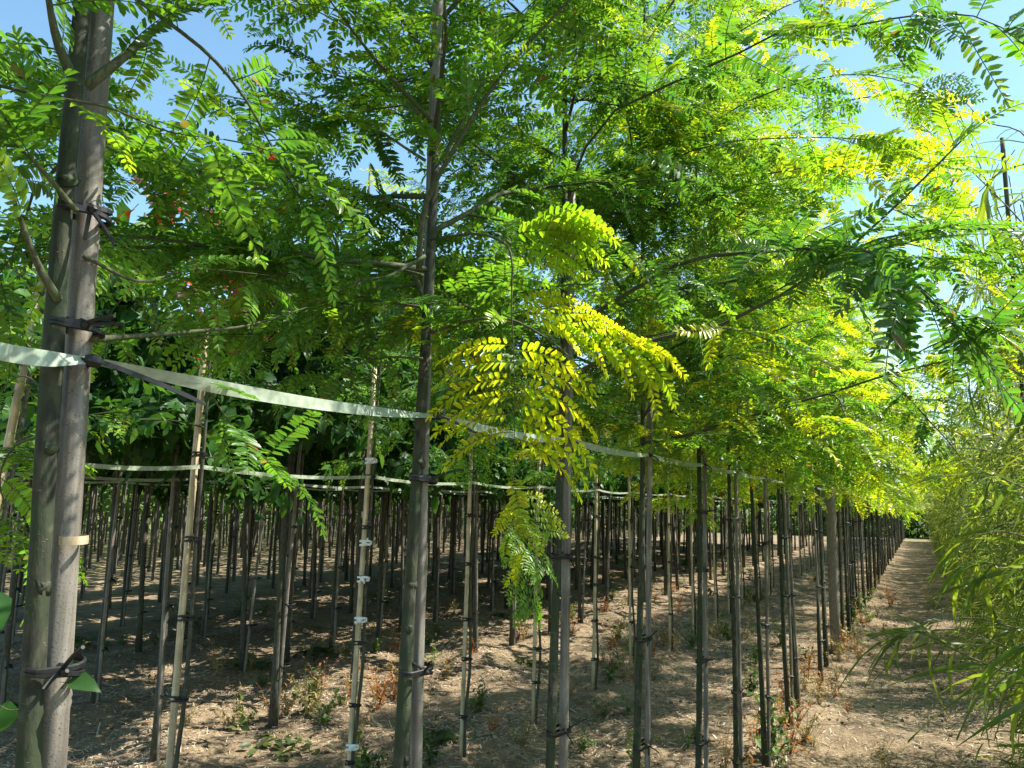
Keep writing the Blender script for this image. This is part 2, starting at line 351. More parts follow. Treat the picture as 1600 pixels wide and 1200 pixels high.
for lod in (0, 1, 2):
    n0 = (16, 15, 12)[lod]
    ll, lw = ((.0225, .0078), (.023, .0082), (.0265, .0105))[lod]
    def fr(sd, c0, c1, dr=None):
        lr = np.random.default_rng(sd)
        return pinnate(sd+100*lod, int(n0+lr.integers(-2, 2)), lr.uniform(.125, .175), ll*lr.uniform(.9, 1.12), lw*lr.uniform(.9, 1.15), dr or lr.uniform(.1, .5), c0, c1, lod, lr.uniform(-.25, .25))
    KIND['deep', lod] = [fr(i, DEEP, tuple(np.array(GREEN)*.9)) for i in range(1, 10)]
    KIND['green', lod] = [fr(i, GREEN, tuple(np.array(GREEN)*.7+np.array(LIME)*.3)) for i in range(11, 20)]
    KIND['lime', lod] = [fr(i, tuple(np.array(GREEN)*.5+np.array(LIME)*.5), tuple(np.array(LIME)*.75+np.array(YEL)*.25)) for i in range(21, 29)]
    KIND['yellow', lod] = [fr(i, tuple(np.array(LIME)*.5+np.array(YEL)*.4), YEL) for i in range(31, 38)]
    KIND['arc', lod] = [fr(i, LIME, YEL, .55) for i in range(41, 45)]
    KIND['sprayyellow', lod] = [pinnate(i+100*lod, 14, .165, .029, .0088, .62, tuple(np.array(LIME)*.45+np.array(YEL)*.55), YEL, lod, (i-73)*.06, .45) for i in range(71, 76)]
    KIND['spraylime', lod] = [pinnate(i+100*lod, 14, .14, .027, .0085, .42, LIME, tuple(np.array(LIME)*.6+np.array(YEL)*.4), lod, (i-83)*.06, .45) for i in range(81, 85)]
    KIND['bigreen', lod] = [bipinnate(i+100*lod, 6, .20, GREEN, LIME, lod) for i in range(51, 54)]
    KIND['biyellow', lod] = [bipinnate(i+100*lod, 6, .19, LIME, YEL, lod) for i in range(61, 63)]
def simple_leaf(pts, L, W, c, fold=.12, curl=.15, seed=0, stem=True):
    # outline pts (u along, v half-width) -> folded blade with a midrib
    lr = np.random.default_rng(seed); V, T = [], []
    for u, a in pts:
        zc = -curl*L*u*u
        V += [(u*L, a*W, zc+fold*a*W), (u*L, 0, zc), (u*L, -a*W, zc+fold*a*W)]
    for i in range(len(pts)-1):
        b = i*3
        T += [(b, b+1, b+4), (b, b+4, b+3), (b+1, b+2, b+5), (b+1, b+5, b+4)]
    V = np.array(V, float)
    V[:, 2] += lr.normal(size=len(V))*.01*L
    if not stem: return V, np.array(T), np.broadcast_to(np.array(c, float), (len(V), 3))
    st, tt = tube(np.array([(-.28*L, 0, .02*L), (0, 0, 0)]), .0011, 3, cap=False)
    return np.concatenate([V, st]), np.concatenate([np.array(T), tt+len(V)]), np.broadcast_to(np.array(c, float), (len(V)+len(st), 3))
OVAL = [(0, .05), (.15, .30), (.4, .5), (.7, .36), (.9, .13), (1, .01)]
NARROW = [(0, .1), (.25, .5), (.55, .46), (.8, .25), (1, .02)]
def lobed(L, c, seed, fold=.2):
    lr = np.random.default_rng(seed)
    pol = []
    for k, (ang, r) in enumerate([(-150, .40), (-118, .70), (-88, .60), (-55, .92), (-28, .70), (0, 1.0), (28, .70), (55, .92), (88, .60), (118, .70), (150, .40)]):
        rr = r*L*lr.uniform(.92, 1.06); a = R(ang); pol.append((rr*math.cos(a)+.3*L, rr*math.sin(a), 0))
    V = np.array([(.3*L, 0, 0)]+pol); V[:, 2] = fold*np.abs(V[:, 1])-.35*np.maximum(0, V[:, 0]-.3*L)**2/L+lr.normal(size=len(V))*.03*L
    T = [(0, i, i+1) for i in range(1, 11)]+[(0, 11, 1)]
    st, tt = tube(np.array([(-.7*L, 0, .05*L), (.3*L, 0, 0)]), .0012, 3, cap=False)
    return np.concatenate([V, st]), np.concatenate([np.array(T), tt+len(V)]), np.broadcast_to(np.array(c, float), (len(V)+len(st), 3))
BG = [(.028, .085, .018), (.04, .11, .022), (.022, .068, .016), (.055, .13, .025)]
KIND['broad', 0] = [simple_leaf(OVAL, .10+.015*i, .058+.008*i, BG[i % 4], .2, .2+.05*i, i) for i in range(6)]
OV4 = [(0, .05), (.28, .46), (.7, .36), (1, .01)]
KIND['broadlo', 0] = [simple_leaf(OV4, .10+.015*i, .058+.008*i, BG[i % 4], .2, .2+.05*i, i, False) for i in range(6)]
KIND['sucker', 0] = [simple_leaf(OVAL, .07+.01*i, .05+.006*i, (.035, .10, .026), .4, .45, 40+i) for i in range(3)]
KIND['wilt', 0] = [simple_leaf(OVAL, .09+.012*i, .05+.006*i, [(.06, .10, .03), (.045, .075, .022), (.08, .12, .04), (.07, .075, .03)][i], .35, .1+.1*i, 90+i) for i in range(4)]
KIND['lobed', 0] = [simple_leaf(OVAL, .058+.008*i, .034+.004*i, [(.05, .145, .025), (.075, .19, .03), (.04, .12, .022), (.10, .21, .03)][i % 4], .2, .25, 30+i) for i in range(4)]
KIND['red', 0] = [lobed(.040+.006*i, [(.30, .018, .022), (.22, .014, .022), (.32, .06, .025), (.26, .12, .04), (.13, .045, .05)][i], 20+i) for i in range(5)]
HG = [(.15, .20, .055), (.095, .14, .042), (.21, .26, .06), (.29, .31, .05), (.18, .205, .075)]
KIND['narrow', 0] = [simple_leaf(NARROW, .095+.012*i, .0085+.0008*i, HG[i % 5], .3, .25+.12*(i % 4), 60+i) for i in range(7)]
NA3 = [(0, .12), (.4, .5), (.75, .32), (1, .02)]
KIND['narrowlo', 0] = [simple_leaf(NA3, .095+.012*i, .0085+.0008*i, HG[i % 5], .3, .25+.12*(i % 4), 60+i, False) for i in range(7)]
KIND['strap', 0] = [simple_leaf(NARROW, .17+.02*i, .0145, [(.12, .19, .03), (.19, .24, .03), (.09, .14, .03)][i % 3], .4, .45+.2*i, 80+i) for i in range(3)]
# meshes shared by the leaves that are objects of their own
LEAFMESH = {}
def leaf_mesh(kind, i, mat):
    key = (kind, i)
    if key not in LEAFMESH:
        v, t, c = KIND[kind, 0][i]; LEAFMESH[key] = mesh('leaf', v, t, mat, c)
    return LEAFMESH[key]

def place_leaves(root, base, leaves, mat, nmax, lod, foliage_name='foliage', lr=None, holders=None):
    """leaves: list of (pos, dir, up, scale, kind). The nmax that show largest become leaf parts, the rest one foliage part."""
    lr = lr or np.random.default_rng(1)
    P = np.array([l[0] for l in leaves]); px, py, z = project(P)
    inv = (px > -150) & (px < 1750) & (py > -150) & (py < 1350) & (z > .2)
    score = np.where(inv, z, 1e3+np.abs(z)); order = np.argsort(score)
    single = set(order[:nmax].tolist()) if nmax else set()
    g = Geo()
    for k, (p, d, up, sc, kind) in enumerate(leaves):
        ks = KIND.get((kind, lod)) or KIND[kind, 0]; i = int(lr.integers(len(ks))); f = frame(d, up)
        if k in single and inv[k]:
            i = i % len(KIND[kind, 0])
            hold = root
            if holders: hold = holders[int(np.argmin([np.min(np.sum((Pb-p)**2, axis=1)) for Pb, _ in holders]))][1]
            o = ob('leaf', leaf_mesh(kind, i, mat), hold); q = p-base
            o.matrix_basis = Matrix(((*(f[0]*sc), q[0]), (*(f[1]*sc), q[1]), (*(f[2]*sc), q[2]), (0, 0, 0, 1)))
        else:
            if kind == 'narrow': ks = KIND['narrowlo', 0]
            if lod == 0 and (kind, 1) in KIND: ks = KIND[kind, 2 if not inv[k] or z[k] > 2.5 else 1 if z[k] > 1.05 else 0]; i = i % len(ks)
            v, t, c = ks[i]; g.add((v*sc)@f.T+(p-base), t, c*lr.uniform(.82, 1.18))
    if g.n: tag(ob(foliage_name, g.build(foliage_name, mat), root), kind='stuff')

# ------------------------------------------------------------------ honey locust trees (the row beside the path)
def grow_twig(P, leaves, lr, yellow, lod, start=.25, step=.05, scale=1.0, kinds=None):
    """fronds alternate along a twig path, spreading sideways and drooping"""
    P = np.asarray(P); seg = np.linalg.norm(np.diff(P, axis=0), axis=1); cum = np.concatenate([[0], np.cumsum(seg)]); L = cum[-1]
    s = L*start; sd = 1
    while s < L:
        i = min(np.searchsorted(cum, s, side='right')-1, len(P)-2); f = (s-cum[i])/(seg[i]+1e-9); p = P[i]*(1-f)+P[i+1]*f
        T = unit(P[i+1]-P[i]); H = unit(np.cross(T, (0, 0, 1))+1e-3)
        d = unit(T*lr.uniform(.2, .8)+H*sd*lr.uniform(.6, 1.1)+np.array([0, 0, lr.normal(-.02, .28)])+lr.normal(size=3)*.18)
        u = s/L; yy = yellow*(u**1.25)
        if kinds: kind = kinds[int(lr.integers(len(kinds)))]
        else:
            q = lr.random()
            kind = 'yellow' if q < yy*.75 else 'lime' if q < yy*1.5+.12 else 'deep' if q > .72+.2*yellow else 'green'
            if lr.random() < .10: kind = 'biyellow' if kind == 'yellow' else 'bigreen' if kind != 'deep' else kind
        leaves.append((p, d, unit(np.array([0, 0, 1])+lr.normal(size=3)*.38), scale*lr.uniform(.8, 1.15), kind))
        if lr.random() < .5:
            leaves.append((p, unit(d+lr.normal(size=3)*.5), unit(np.array([0, 0, 1])+lr.normal(size=3)*.5), scale*lr.uniform(.6, .95), kind if not kind.startswith('bi') else 'green'))
        sd = -sd; s += step*lr.uniform(.7, 1.4)
    if L > 0:
        leaves.append((P[-1], unit(P[-1]-P[-2]), (0, 0, 1), scale, 'lime' if not kinds else kinds[0]))
def random_branch(p0, az, el, L, lr, curve=.35):
    d = np.array([math.cos(az)*math.cos(el), math.sin(az)*math.cos(el), math.sin(el)]); n = 7; P = [p0]; dd = d
    for i in range(n):
        dd = unit(dd+np.array([0, 0, -curve*.16*(1 if el > .3 else .5)])+lr.normal(size=3)*.09); P.append(P[-1]+dd*L/n)
    return np.array(P)
def crown(trunkP, z0, ztop, lr, yellow, lod, nb=17, reach=1.0, keepfn=None):
    branches, leaves = [], []
    zt = trunkP[:, 2]
    for k in range(nb):
        u = (k+.5)/nb; z = z0+(ztop-z0)*u**1.35
        p0 = np.array([np.interp(z, zt, trunkP[:, 0]), np.interp(z, zt, trunkP[:, 1]), z])
        az = k*2.4+lr.normal()*.3; el = R(lr.uniform(12, 48)+22*u) if u > .3 else R(lr.uniform(-8, 34)); L = reach*lr.uniform(.75, 1.15)*(1.08-.55*u)
        P = random_branch(p0, az, el, L, lr); r0 = .0068*(1.1-.5*u); lv = []
        grow_twig(P, lv, lr, yellow, lod, .18, .033+.022*u)
        bare = keepfn is not None and sum(keepfn(l[0]) for l in lv) < .55*len(lv)
        if not bare: branches.append((P, r0)); leaves += lv
        for j in range(int(lr.integers(4, 7))):
            i = int(lr.integers(1, 6)); T = unit(P[i+1]-P[i]); a2 = math.atan2(T[1], T[0])+lr.choice([-1, 1])*R(lr.uniform(30, 75))
            Q = random_branch(P[i], a2, R(lr.uniform(-25, 40)), L*lr.uniform(.35, .6), lr, .6); lv = []
            grow_twig(Q, lv, lr, yellow, lod, .10, .031+.022*u)
            if bare or (keepfn is not None and sum(keepfn(l[0]) for l in lv) < .5*len(lv)): continue
            branches.append((Q, r0*.45)); leaves += lv
    if keepfn:
        leaves = [l for l in leaves if keepfn(l[0])]
        bb = []
        for Pb, rb in branches:
            m = 0
            while m < len(Pb) and keepfn(Pb[m], True): m += 1
            if m > 2: bb.append((Pb[:m], rb))
        branches = bb
    return branches, leaves
def trunk_geo(P, r0, r1, sides, seed, knots=0):
    lr = np.random.default_rng(seed); n = 44 if sides > 10 else 9
    Q = spline(P, n); u = np.linspace(0, 1, n)
    Q[:, 0] += .006*np.sin(u*9+seed)*(u > .02); Q[:, 1] += .006*np.sin(u*7+seed*2)*(u > .02)
    r = r0*(1-u)+r1*u; r = r*(1+.04*np.sin(u*40+seed)); r[0] *= 1.25
    if n > 1: r[1] *= 1.08
    return Q, r
def knot_mesh(lr, s):
    v, t = tube(np.array([(0, 0, 0), (.45*s, 0, 0), (.8*s, 0, .02*s), (.95*s, 0, .03*s)]), np.array([1.9, 1.25, .75, .25])*s, 9, .2, seed=int(lr.integers(1e6)))
    return mesh('knot', v, t, M['bark'])

def cane_geo(P, r, lr, sides=12, nodes=True):
    """bamboo cane: slightly swollen node rings every 25 to 40 cm"""
    P = np.asarray(P, float); L = np.linalg.norm(P[-1]-P[0]); zs = [0.]; rs = [1.]; s = lr.uniform(.1, .3)
    while nodes and s < L-.03:
        for dz, k in ((-.012, 1), (-.004, 1.10), (0, 1.02), (.004, 1.12), (.012, 1.0)): zs.append(s+dz); rs.append(k)
        s += lr.uniform(.22, .36)
    zs.append(L); rs.append(.94); u = np.array(zs)/L
    bend = lr.normal(size=2)*.006
    Q = P[0]*(1-u[:, None])+P[-1]*u[:, None]; Q[:, 0] += bend[0]*np.sin(u*3.1); Q[:, 1] += bend[1]*np.sin(u*3.1)
    return tube(Q, r*np.array(rs), sides)
def tie_geo(c1, r1, c2, r2, lr, w=.010, tail=.07, turns=2):
    """rubber tie: bands round trunk and stake, a knot and loose ends.  c1, c2 axis points at the tie's height"""
    g = Geo(); c1 = np.asarray(c1, float); c2 = np.asarray(c2, float); ax = c2-c1; ax[2] = 0; D = np.linalg.norm(ax); ax = unit(ax); pe = np.array([-ax[1], ax[0], 0])
    for k in range(turns):
        pts = []; dz = (k-(turns-1)/2)*w*1.15; rr1, rr2 = r1+.0025, r2+.0025
        for a in np.linspace(R(90), R(270), 9): pts.append(c1+ax*rr1*math.cos(a)+pe*rr1*math.sin(a))
        for a in np.linspace(R(-90), R(90), 9): pts.append(c2+ax*rr2*math.cos(a)+pe*rr2*math.sin(a))
        pts = np.array(pts); pts[:, 2] += dz+np.sin(np.arange(18)/18*6.28+k*2)*.004
        n = len(pts); v = []
        nrm = pts-(c1+c2)/2; nrm[:, 2] = 0; nrm /= np.linalg.norm(nrm, axis=1)[:, None]
        for p, q in zip(pts, nrm): v += [p+(0, 0, w*.5), p+q*.003+(0, 0, w*.3), p+q*.003-(0, 0, w*.3), p-np.array((0, 0, w*.5))]
        t = []
        for i in range(n):
            j = (i+1) % n
            for m in range(3): a, b, c, d = i*4+m, i*4+m+1, j*4+m+1, j*4+m; t += [(a, b, c), (a, c, d)]
        g.add(v, t)
    # knot on the camera/path side of the gap, with two loose ends
    kp = c2*.7+c1*.3+pe*(-1 if pe[0] < 0 else 1)*max(r1, r2)*.95
    ks = np.array([(-.012, 0, 0), (-.006, 0, .003), (0, 0, 0), (.007, 0, -.003), (.012, 0, 0)])*(w/.010)
    v, t = tube(kp+ks, np.array([.003, .007, .008, .007, .003])*(w/.010), 7); g.add(v, t)
    for s in (1, -1):
        d = unit(np.array([lr.uniform(.2, .9)*s+.5, lr.normal()*.5, lr.normal()*.5+(.1 if s > 0 else -.5)]))
        l = tail*lr.uniform(.6, 1.2)*(1 if s > 0 else .6); Q = np.array([kp+d*l*u+np.array((0, 0, -.12*l*u*u)) for u in np.linspace(0, 1, 5)])
        v, t = tube(Q, np.linspace(.0036, .0030, 5)*(w/.010), 5); g.add(v, t)
    return g

GAPS = [(at(800, 450, 1.37), .22), (at(805, 600, 1.37), .26), (at(900, 500, 1.33), .22), (at(990, 540, 1.33), .18), (at(815, 830, 1.92), .22), (at(1245, 640, 2.4), .2), (at(850, 345, 1.36), .2), (at(300, 575, 1.1), .10), (at(480, 620, 1.3), .10)]
VIEWS = [(715, 310, 1050, 710, 1.45), (755, 700, 860, 910, 2.0), (1190, 540, 1290, 725, 2.5), (75, 290, 190, 1200, .98), (-20, 500, 700, 680, 1.2), (620, 560, 700, 1200, 1.6)]
SUNV = np.array(SUN)
def camera_clear(p, wood=False):
    x, y, z = project(p); r = np.linalg.norm(p-CAM)
    if not wood:
        for c, rad in GAPS:                       # openings in the leaves through which the sun reaches the lit sprays
            q = p-c; t = q@SUNV
            if t > .10 and np.linalg.norm(q-SUNV*t) < rad: return False
    if r < .5: return False
    if not wood and z > 0:
        for x0, y0, x1, y1, zz in VIEWS:          # leaves do not hang between the path and the sprays, stems and tape seen clear
            if x0 < x < x1 and y0 < y < y1 and z < zz: return False
    if 0 < z < 1.25 and x > 330 and x < 1850 and -250 < y < 1450: return False
    if z < (1.0 if wood else .92) and -250 < x < 1850 and -250 < y < 1450 and z > 0: return False
    return True

TG, SG = 'honey locusts in the row beside the path', 'grey canes staking the honey locust row'
# trunk pixels and stake pixels (lower point, upper point) for the near trees
NEAR1 = [
    (None, None),
    (((52, 1200), (90, 600)), ((85, 1200), (133, 430))),
    (((632, 1200), (659, 600)), ((654, 1200), (674, 400))),
    (((862, 1200), (874, 700)), ((878, 1200), (885, 690))),
    (((996, 1200), (1003, 720)), ((1008, 1200), (1013, 640))),
    (((1093, 1200), (1092, 740)), ((1101, 1200), (1099, 740))),
    (((1150, 1200), (1140, 750)), ((1156, 1200), (1148, 750))),
    (((1197, 1150), (1186, 750)), ((1202, 1150), (1191, 750))),
    (((1235, 1120), (1223, 755)), ((1240, 1120), (1229, 755))),
    (((1254, 1095), (1244, 757)), ((1258, 1095), (1250, 757))),
    (((1279, 1068), (1265, 760)), ((1283, 1068), (1270, 760)))]
def axis_on_row(pp, d):
    a, b = on_row(*pp[0], d), on_row(*pp[1], d); s = (b-a)/(b[2]-a[2])
    g0 = a-s*(a[2]); g0[2] = float(gz(g0[0], g0[1]))
    return g0, s
NEARLABEL = {
    0: 'honey locust whose leafy boughs reach in, its stem standing beside the camera path',
    1: 'honey locust with oval leaflets on the thick stem tied to the widest grey cane',
    2: 'honey locust with yellow hanging spray, stem with knots beside second grey cane',
    3: 'honey locust with a lime spray hanging below the tape in front of its stem',
    4: 'slender honey locust with crooked stem, third along the tape from the knotted stem'}
trees1 = []
def near_tree(k, base, slope, rad, seed, yellow, nleaf, height=3.9, extra=(), reach=1.0, nb=17, z0=1.9):
    lr = np.random.default_rng(seed)
    P = np.array([base+slope*z for z in (0, .5, 1.0, 1.5, 2.0, 2.6, 3.2, height)])
    P[:, 2] = base[2]+np.array((-.05, .5, 1.0, 1.5, 2.0, 2.6, 3.2, height))
    P[5:, :2] = P[4, :2]+(P[5:, :2]-P[4, :2])*.6
    root = empty('honey_locust_tree', base, NEARLABEL.get(k, 'honey locust with feathery green and yellow leaves in the taped row beside the path'), 'tree', TG)
    Q, r = trunk_geo(P-base, rad, rad*.28, 14, seed)
    v, t = tube(Q, r, 14, .035, seed=seed); tk = ob('trunk', mesh('trunk', v, t, M['bark']), root)
    KH = {1: (1.655, 1.534, 2.02), 2: (1.647, 1.34, 1.13, 1.45)}.get(k, tuple(lr.uniform(.3, 1.8, 4)))
    for kh in KH:
        i = int(np.argmin(np.abs(Q[:, 2]+base[2]-kh))); az = lr.uniform(-.7, .5); kn = ob('knot', knot_mesh(lr, rad*lr.uniform(.30, .42)), tk)
        kn.location = tuple(Q[i]+np.array([math.cos(az), math.sin(az), 0])*r[i]*.7); kn.rotation_euler = (0, -.3, az)
    br, leaves = crown(P, base[2]+z0, base[2]+height-.25, lr, yellow, 0, nb, reach, camera_clear)
    for e in extra:
        pts = spline([at(*q) for q in e['p']], 14); br.append((pts, e.get('r', .007)*.68))
        if e.get('fronds', True):
            lv = []; grow_twig(pts, lv, lr, e.get('y', .3), 0, e.get('start', .2), e.get('step', .045), e.get('sc', 1), e.get('kinds')); leaves += [l for l in lv if camera_clear(l[0]) or (e.get('keep') and np.linalg.norm(l[0]-CAM) > .6)]
        for fp, fdir, up, sc, kind in e.get('set', ()): leaves.append((at(*fp), RT*fdir[0]+UP*fdir[1]-FWD*fdir[2], RT*up[0]+UP*up[1]-FWD*up[2], sc, kind))
    hold = []
    for Pb, rb in br:
        n = len(Pb); v, t = tube(Pb-base, np.linspace(rb, rb*.22, n), 7); hold.append((Pb, ob('branch', mesh('branch', v, t, M['twig']), root)))
    place_leaves(root, base, leaves, M['leaf'], nleaf, 0, lr=lr, holders=hold)
    trees1.append(root); return P, rad
def stake1(base, slope, r, top, tP, tr, ties, lr, label, tail=.07, w=.010, nodes=True):
    root = empty('bamboo_stake', base, label, 'stake', SG)
    a = np.array((0, 0, -.06)); b = slope*top; v, t = cane_geo(np.array([a, b]), r, lr, 14, nodes)
    ob('cane', mesh('cane', v, t, M['cane']), root)
    if label.startswith('widest'):
        zr = float(on_row(105, 850, D1)[2]-base[2]); q0, q1 = slope*zr, slope*(zr+.010)
        v, t = tube(np.array([q0, q0*.5+q1*.5, q1]), np.array([1.0, 1.015, 1.0])*r*1.005, 14, .004, cap=False); tag(ob('bare_ring', mesh('bare_ring', v, t, M['pale']), root), 'pale scraped ring')
    for z in ties:
        c2 = slope*z; c2[2] = z; c1 = np.array([np.interp(z, tP[:, 2]-base[2], tP[:, 0]), np.interp(z, tP[:, 2]-base[2], tP[:, 1]), 0])-np.array([base[0], base[1], 0]); c1[2] = z
        ob('tie', tie_geo(c1, tr*(1-.2*z), c2, r, lr, w, tail).build('tie', M['black'], False), root)
    return root

D1 = ROWS[0]
EXTRA = {k: [] for k in range(12)}
EXTRA[1] = [
    dict(p=[(135, 135, .93), (190, 92, .95), (260, 30, 1.0), (330, -50, 1.05)], r=.011, y=.05, kinds=['green', 'deep', 'green', 'lime'], keep=1),
    dict(p=[(110, 115, .92), (88, 60, .90), (74, -10, .88), (60, -80, .86)], r=.010, y=.05, kinds=['green', 'lime'], keep=1),
    dict(p=[(92, 470, .92), (62, 420, .90), (42, 370, .88), (8, 280, .87), (-40, 190, .86)], r=.008, y=.05, kinds=['green', 'lime', 'deep'], start=.3, keep=1),
    dict(p=[(-60, 120, .86), (70, 150, .86), (170, 168, .87), (260, 205, .9), (350, 218, .93)], r=.0035, y=.1, kinds=['green', 'lime'], step=.06, keep=1),
    dict(p=[(215, 0, 1.1), (320, 80, 1.1), (380, 150, 1.12), (425, 230, 1.15), (470, 310, 1.2)], r=.005, y=.05, kinds=['deep', 'green'], keep=1),
    dict(p=[(145, 530, .95), (200, 526, 1.0), (300, 518, 1.1), (390, 508, 1.2), (480, 480, 1.3)], r=.007, y=.05, kinds=['green', 'deep', 'deep'], start=.3),
    dict(p=[(130, 400, .95), (220, 440, 1.0), (300, 420, 1.08), (420, 430, 1.15)], r=.004, y=.05, kinds=['green', 'lime'], start=.1),
    dict(p=[(320, 595, 1.12), (345, 640, 1.13), (385, 690, 1.15), (440, 735, 1.17)], r=.0025, kinds=['deep', 'green'], start=.05, step=.035, keep=1, sc=.9),
    dict(p=[(120, 330, .9), (40, 240, .88), (-60, 180, .86)], r=.005, kinds=['green', 'lime'], keep=1),
]
EXTRA[1] += [
    dict(p=[(70, 680, .93), (20, 700, .97), (0, 760, 1.0), (35, 850, 1.0)], r=.003, kinds=['lime', 'lime', 'bigreen'], start=.3, step=.04, sc=.75),
    dict(p=[(85, 640, .92), (60, 600, .95), (25, 590, 1.0), (-30, 640, 1.0)], r=.003, kinds=['sucker'], start=.2, step=.03, sc=.42),
    dict(p=[(60, 1090, .93), (20, 1110, .92), (-20, 1090, .92)], r=.002, fronds=False, set=[((14, 1095, .95), (-.1, -.9, .3), (.75, .3, .5), .62, 'sucker'), ((-12, 925, .95), (.5, -.6, .3), (.6, .5, .5), .5, 'sucker')]),
    dict(p=[(96, 1075, .9), (105, 1065, .89), (112, 1052, .89)], r=.0015, fronds=False, set=[((106, 1066, .89), (.9, .1, .2), (0, .9, .4), .42, 'sucker'), ((110, 1055, .89), (.1, .9, .2), (.3, -.3, .8), .24, 'sucker')]),
]
arcs, right, top = [], [], []
GLOW = (.35, .75, -.55)          # upper side towards the sun: the light comes through towards the path
for i in range(6):
    y = 540+i*27
    arcs += [((803, y, 1.37), (-.95, .16-.02*i, .12), GLOW, 1.0-.05*abs(i-2), 'sprayyellow'), ((803, y+8, 1.37), (.95, .04-.07*i, .12), GLOW, 1.12-.05*abs(i-3), 'sprayyellow')]
for i in range(8):
    x = 812+i*26; y = 478+i*9
    right += [((x, y, 1.34), (.85, .42-.07*i, .1), GLOW, .62, 'sprayyellow'), ((x, y+6, 1.33), (.85, -.22-.06*i, .1), GLOW, .85, 'spraylime' if i % 2 else 'sprayyellow')]
for i in range(5):
    x = 800+i*17; y = 368-i*11
    top += [((x, y, 1.36), (.95, .25-.13*i, .1), GLOW, .95, 'spraylime'), ((x, y+30, 1.36), (.95, -.12-.06*i, .1), GLOW, .85, 'spraylime')]
EXTRA[2] = [
    dict(p=[(655, 420, 1.57), (662, 330, 1.55), (705, 240, 1.52), (785, 115, 1.48), (890, 0, 1.45), (960, -80, 1.4)], r=.010, y=.0, start=.3),
    dict(p=[(690, 250, 1.57), (722, 190, 1.6), (760, 120, 1.65), (800, 60, 1.7), (850, -20, 1.8)], r=.008, y=.0, start=.3),
    dict(p=[(675, 190, 1.57), (610, 120, 1.5), (560, 60, 1.45), (500, -20, 1.4)], r=.008, y=.0, kinds=['green', 'deep', 'lime']),
    dict(p=[(670, 190, 1.57), (590, 130, 1.7), (520, 115, 1.8), (440, 60, 1.9)], r=.006, y=.0, kinds=['green', 'deep']),
    dict(p=[(664, 400, 1.57), (610, 430, 1.5), (560, 440, 1.45), (480, 480, 1.4)], r=.006, y=.0, kinds=['deep', 'green']),
    dict(p=[(668, 375, 1.57), (740, 365, 1.47), (785, 378, 1.39), (800, 405, 1.37), (799, 480, 1.37), (803, 560, 1.37), (804, 700, 1.37)], r=.0045, fronds=False, set=arcs+top),
    dict(p=[(801, 490, 1.37), (870, 478, 1.34), (950, 505, 1.32), (1035, 585, 1.32)], r=.0025, fronds=False, set=right),
    dict(p=[(660, 480, 1.57), (560, 470, 1.68), (440, 500, 1.8), (330, 520, 1.92)], r=.005, kinds=['deep', 'green', 'lime'], step=.026, keep=1),
    dict(p=[(660, 430, 1.57), (540, 400, 1.75), (390, 380, 1.95), (260, 370, 2.1)], r=.005, kinds=['deep', 'green', 'green'], step=.026, keep=1),
    dict(p=[(668, 340, 1.57), (560, 300, 1.75), (420, 270, 1.95), (290, 250, 2.1)], r=.005, kinds=['lime', 'green', 'deep'], step=.028, keep=1),
    dict(p=[(660, 560, 1.57), (590, 560, 1.62), (500, 590, 1.7), (420, 600, 1.8)], r=.004, kinds=['deep', 'green'], step=.026, keep=1),
    dict(p=[(664, 250, 1.57), (560, 190, 1.8), (440, 170, 2.0), (330, 150, 2.1)], r=.005, kinds=['green', 'lime', 'deep'], step=.03, keep=1),
    dict(p=[(670, 520, 1.57), (740, 500, 1.5), (800, 500, 1.45), (870, 540, 1.4), (930, 600, 1.4)], r=.006, kinds=['green', 'lime', 'deep']),
]
EXTRA[3] = [
    dict(p=[(884, 520, 2.16), (1010, 440, 1.95), (1090, 403, 1.8), (1250, 390, 1.55), (1330, 385, 1.40), (1400, 420, 1.30), (1460, 475, 1.26), (1520, 545, 1.24)], r=.009, kinds=['deep', 'deep', 'green'], start=.56, step=.020, sc=1.3, keep=1),
    dict(p=[(886, 300, 2.16), (940, 190, 2.0), (1050, 130, 1.85), (1150, 85, 1.75), (1235, 45, 1.65), (1340, 40, 1.5), (1450, 20, 1.4), (1540, 30, 1.35), (1600, 70, 1.3)], r=.0055, kinds=['deep', 'green', 'lime'], start=.3, step=.026, keep=1, sc=1.15),
    dict(p=[(872, 660, 2.1), (825, 690, 2.0), (802, 740, 1.95), (806, 800, 1.94), (815, 850, 1.94)], r=.003, kinds=['bigreen', 'spraylime', 'biyellow', 'sprayyellow'], keep=1, start=.35, step=.030, sc=.80),
    dict(p=[(884, 680, 2.16), (915, 730, 2.1), (935, 790, 2.1)], r=.003, kinds=['bigreen', 'lime'], start=.3, sc=.7),
    dict(p=[(884, 430, 2.16), (960, 300, 2.1), (1100, 230, 2.0), (1250, 215, 1.9), (1400, 220, 1.8)], r=.005, y=.6, step=.03, keep=1),
]
EXTRA[4] = [
    dict(p=[(1010, 560, 2.8), (1100, 555, 2.6), (1190, 570, 2.45), (1240, 620, 2.4), (1258, 715, 2.4)], r=.005, kinds=['lime', 'yellow', 'arc'], keep=1, start=.5, step=.04),
    dict(p=[(1012, 400, 2.8), (1120, 300, 2.6), (1280, 260, 2.4), (1440, 280, 2.3), (1520, 330, 2.25)], r=.005, y=1.0, step=.03, keep=1),
    dict(p=[(1012, 300, 2.8), (1130, 180, 2.6), (1290, 120, 2.4), (1420, 130, 2.3), (1500, 190, 2.25)], r=.005, y=.8, step=.028, keep=1),
    dict(p=[(1012, 200, 2.8), (1100, 90, 2.5), (1250, 0, 2.3), (1400, -30, 2.2)], r=.005, y=.5, step=.03, keep=1),
]
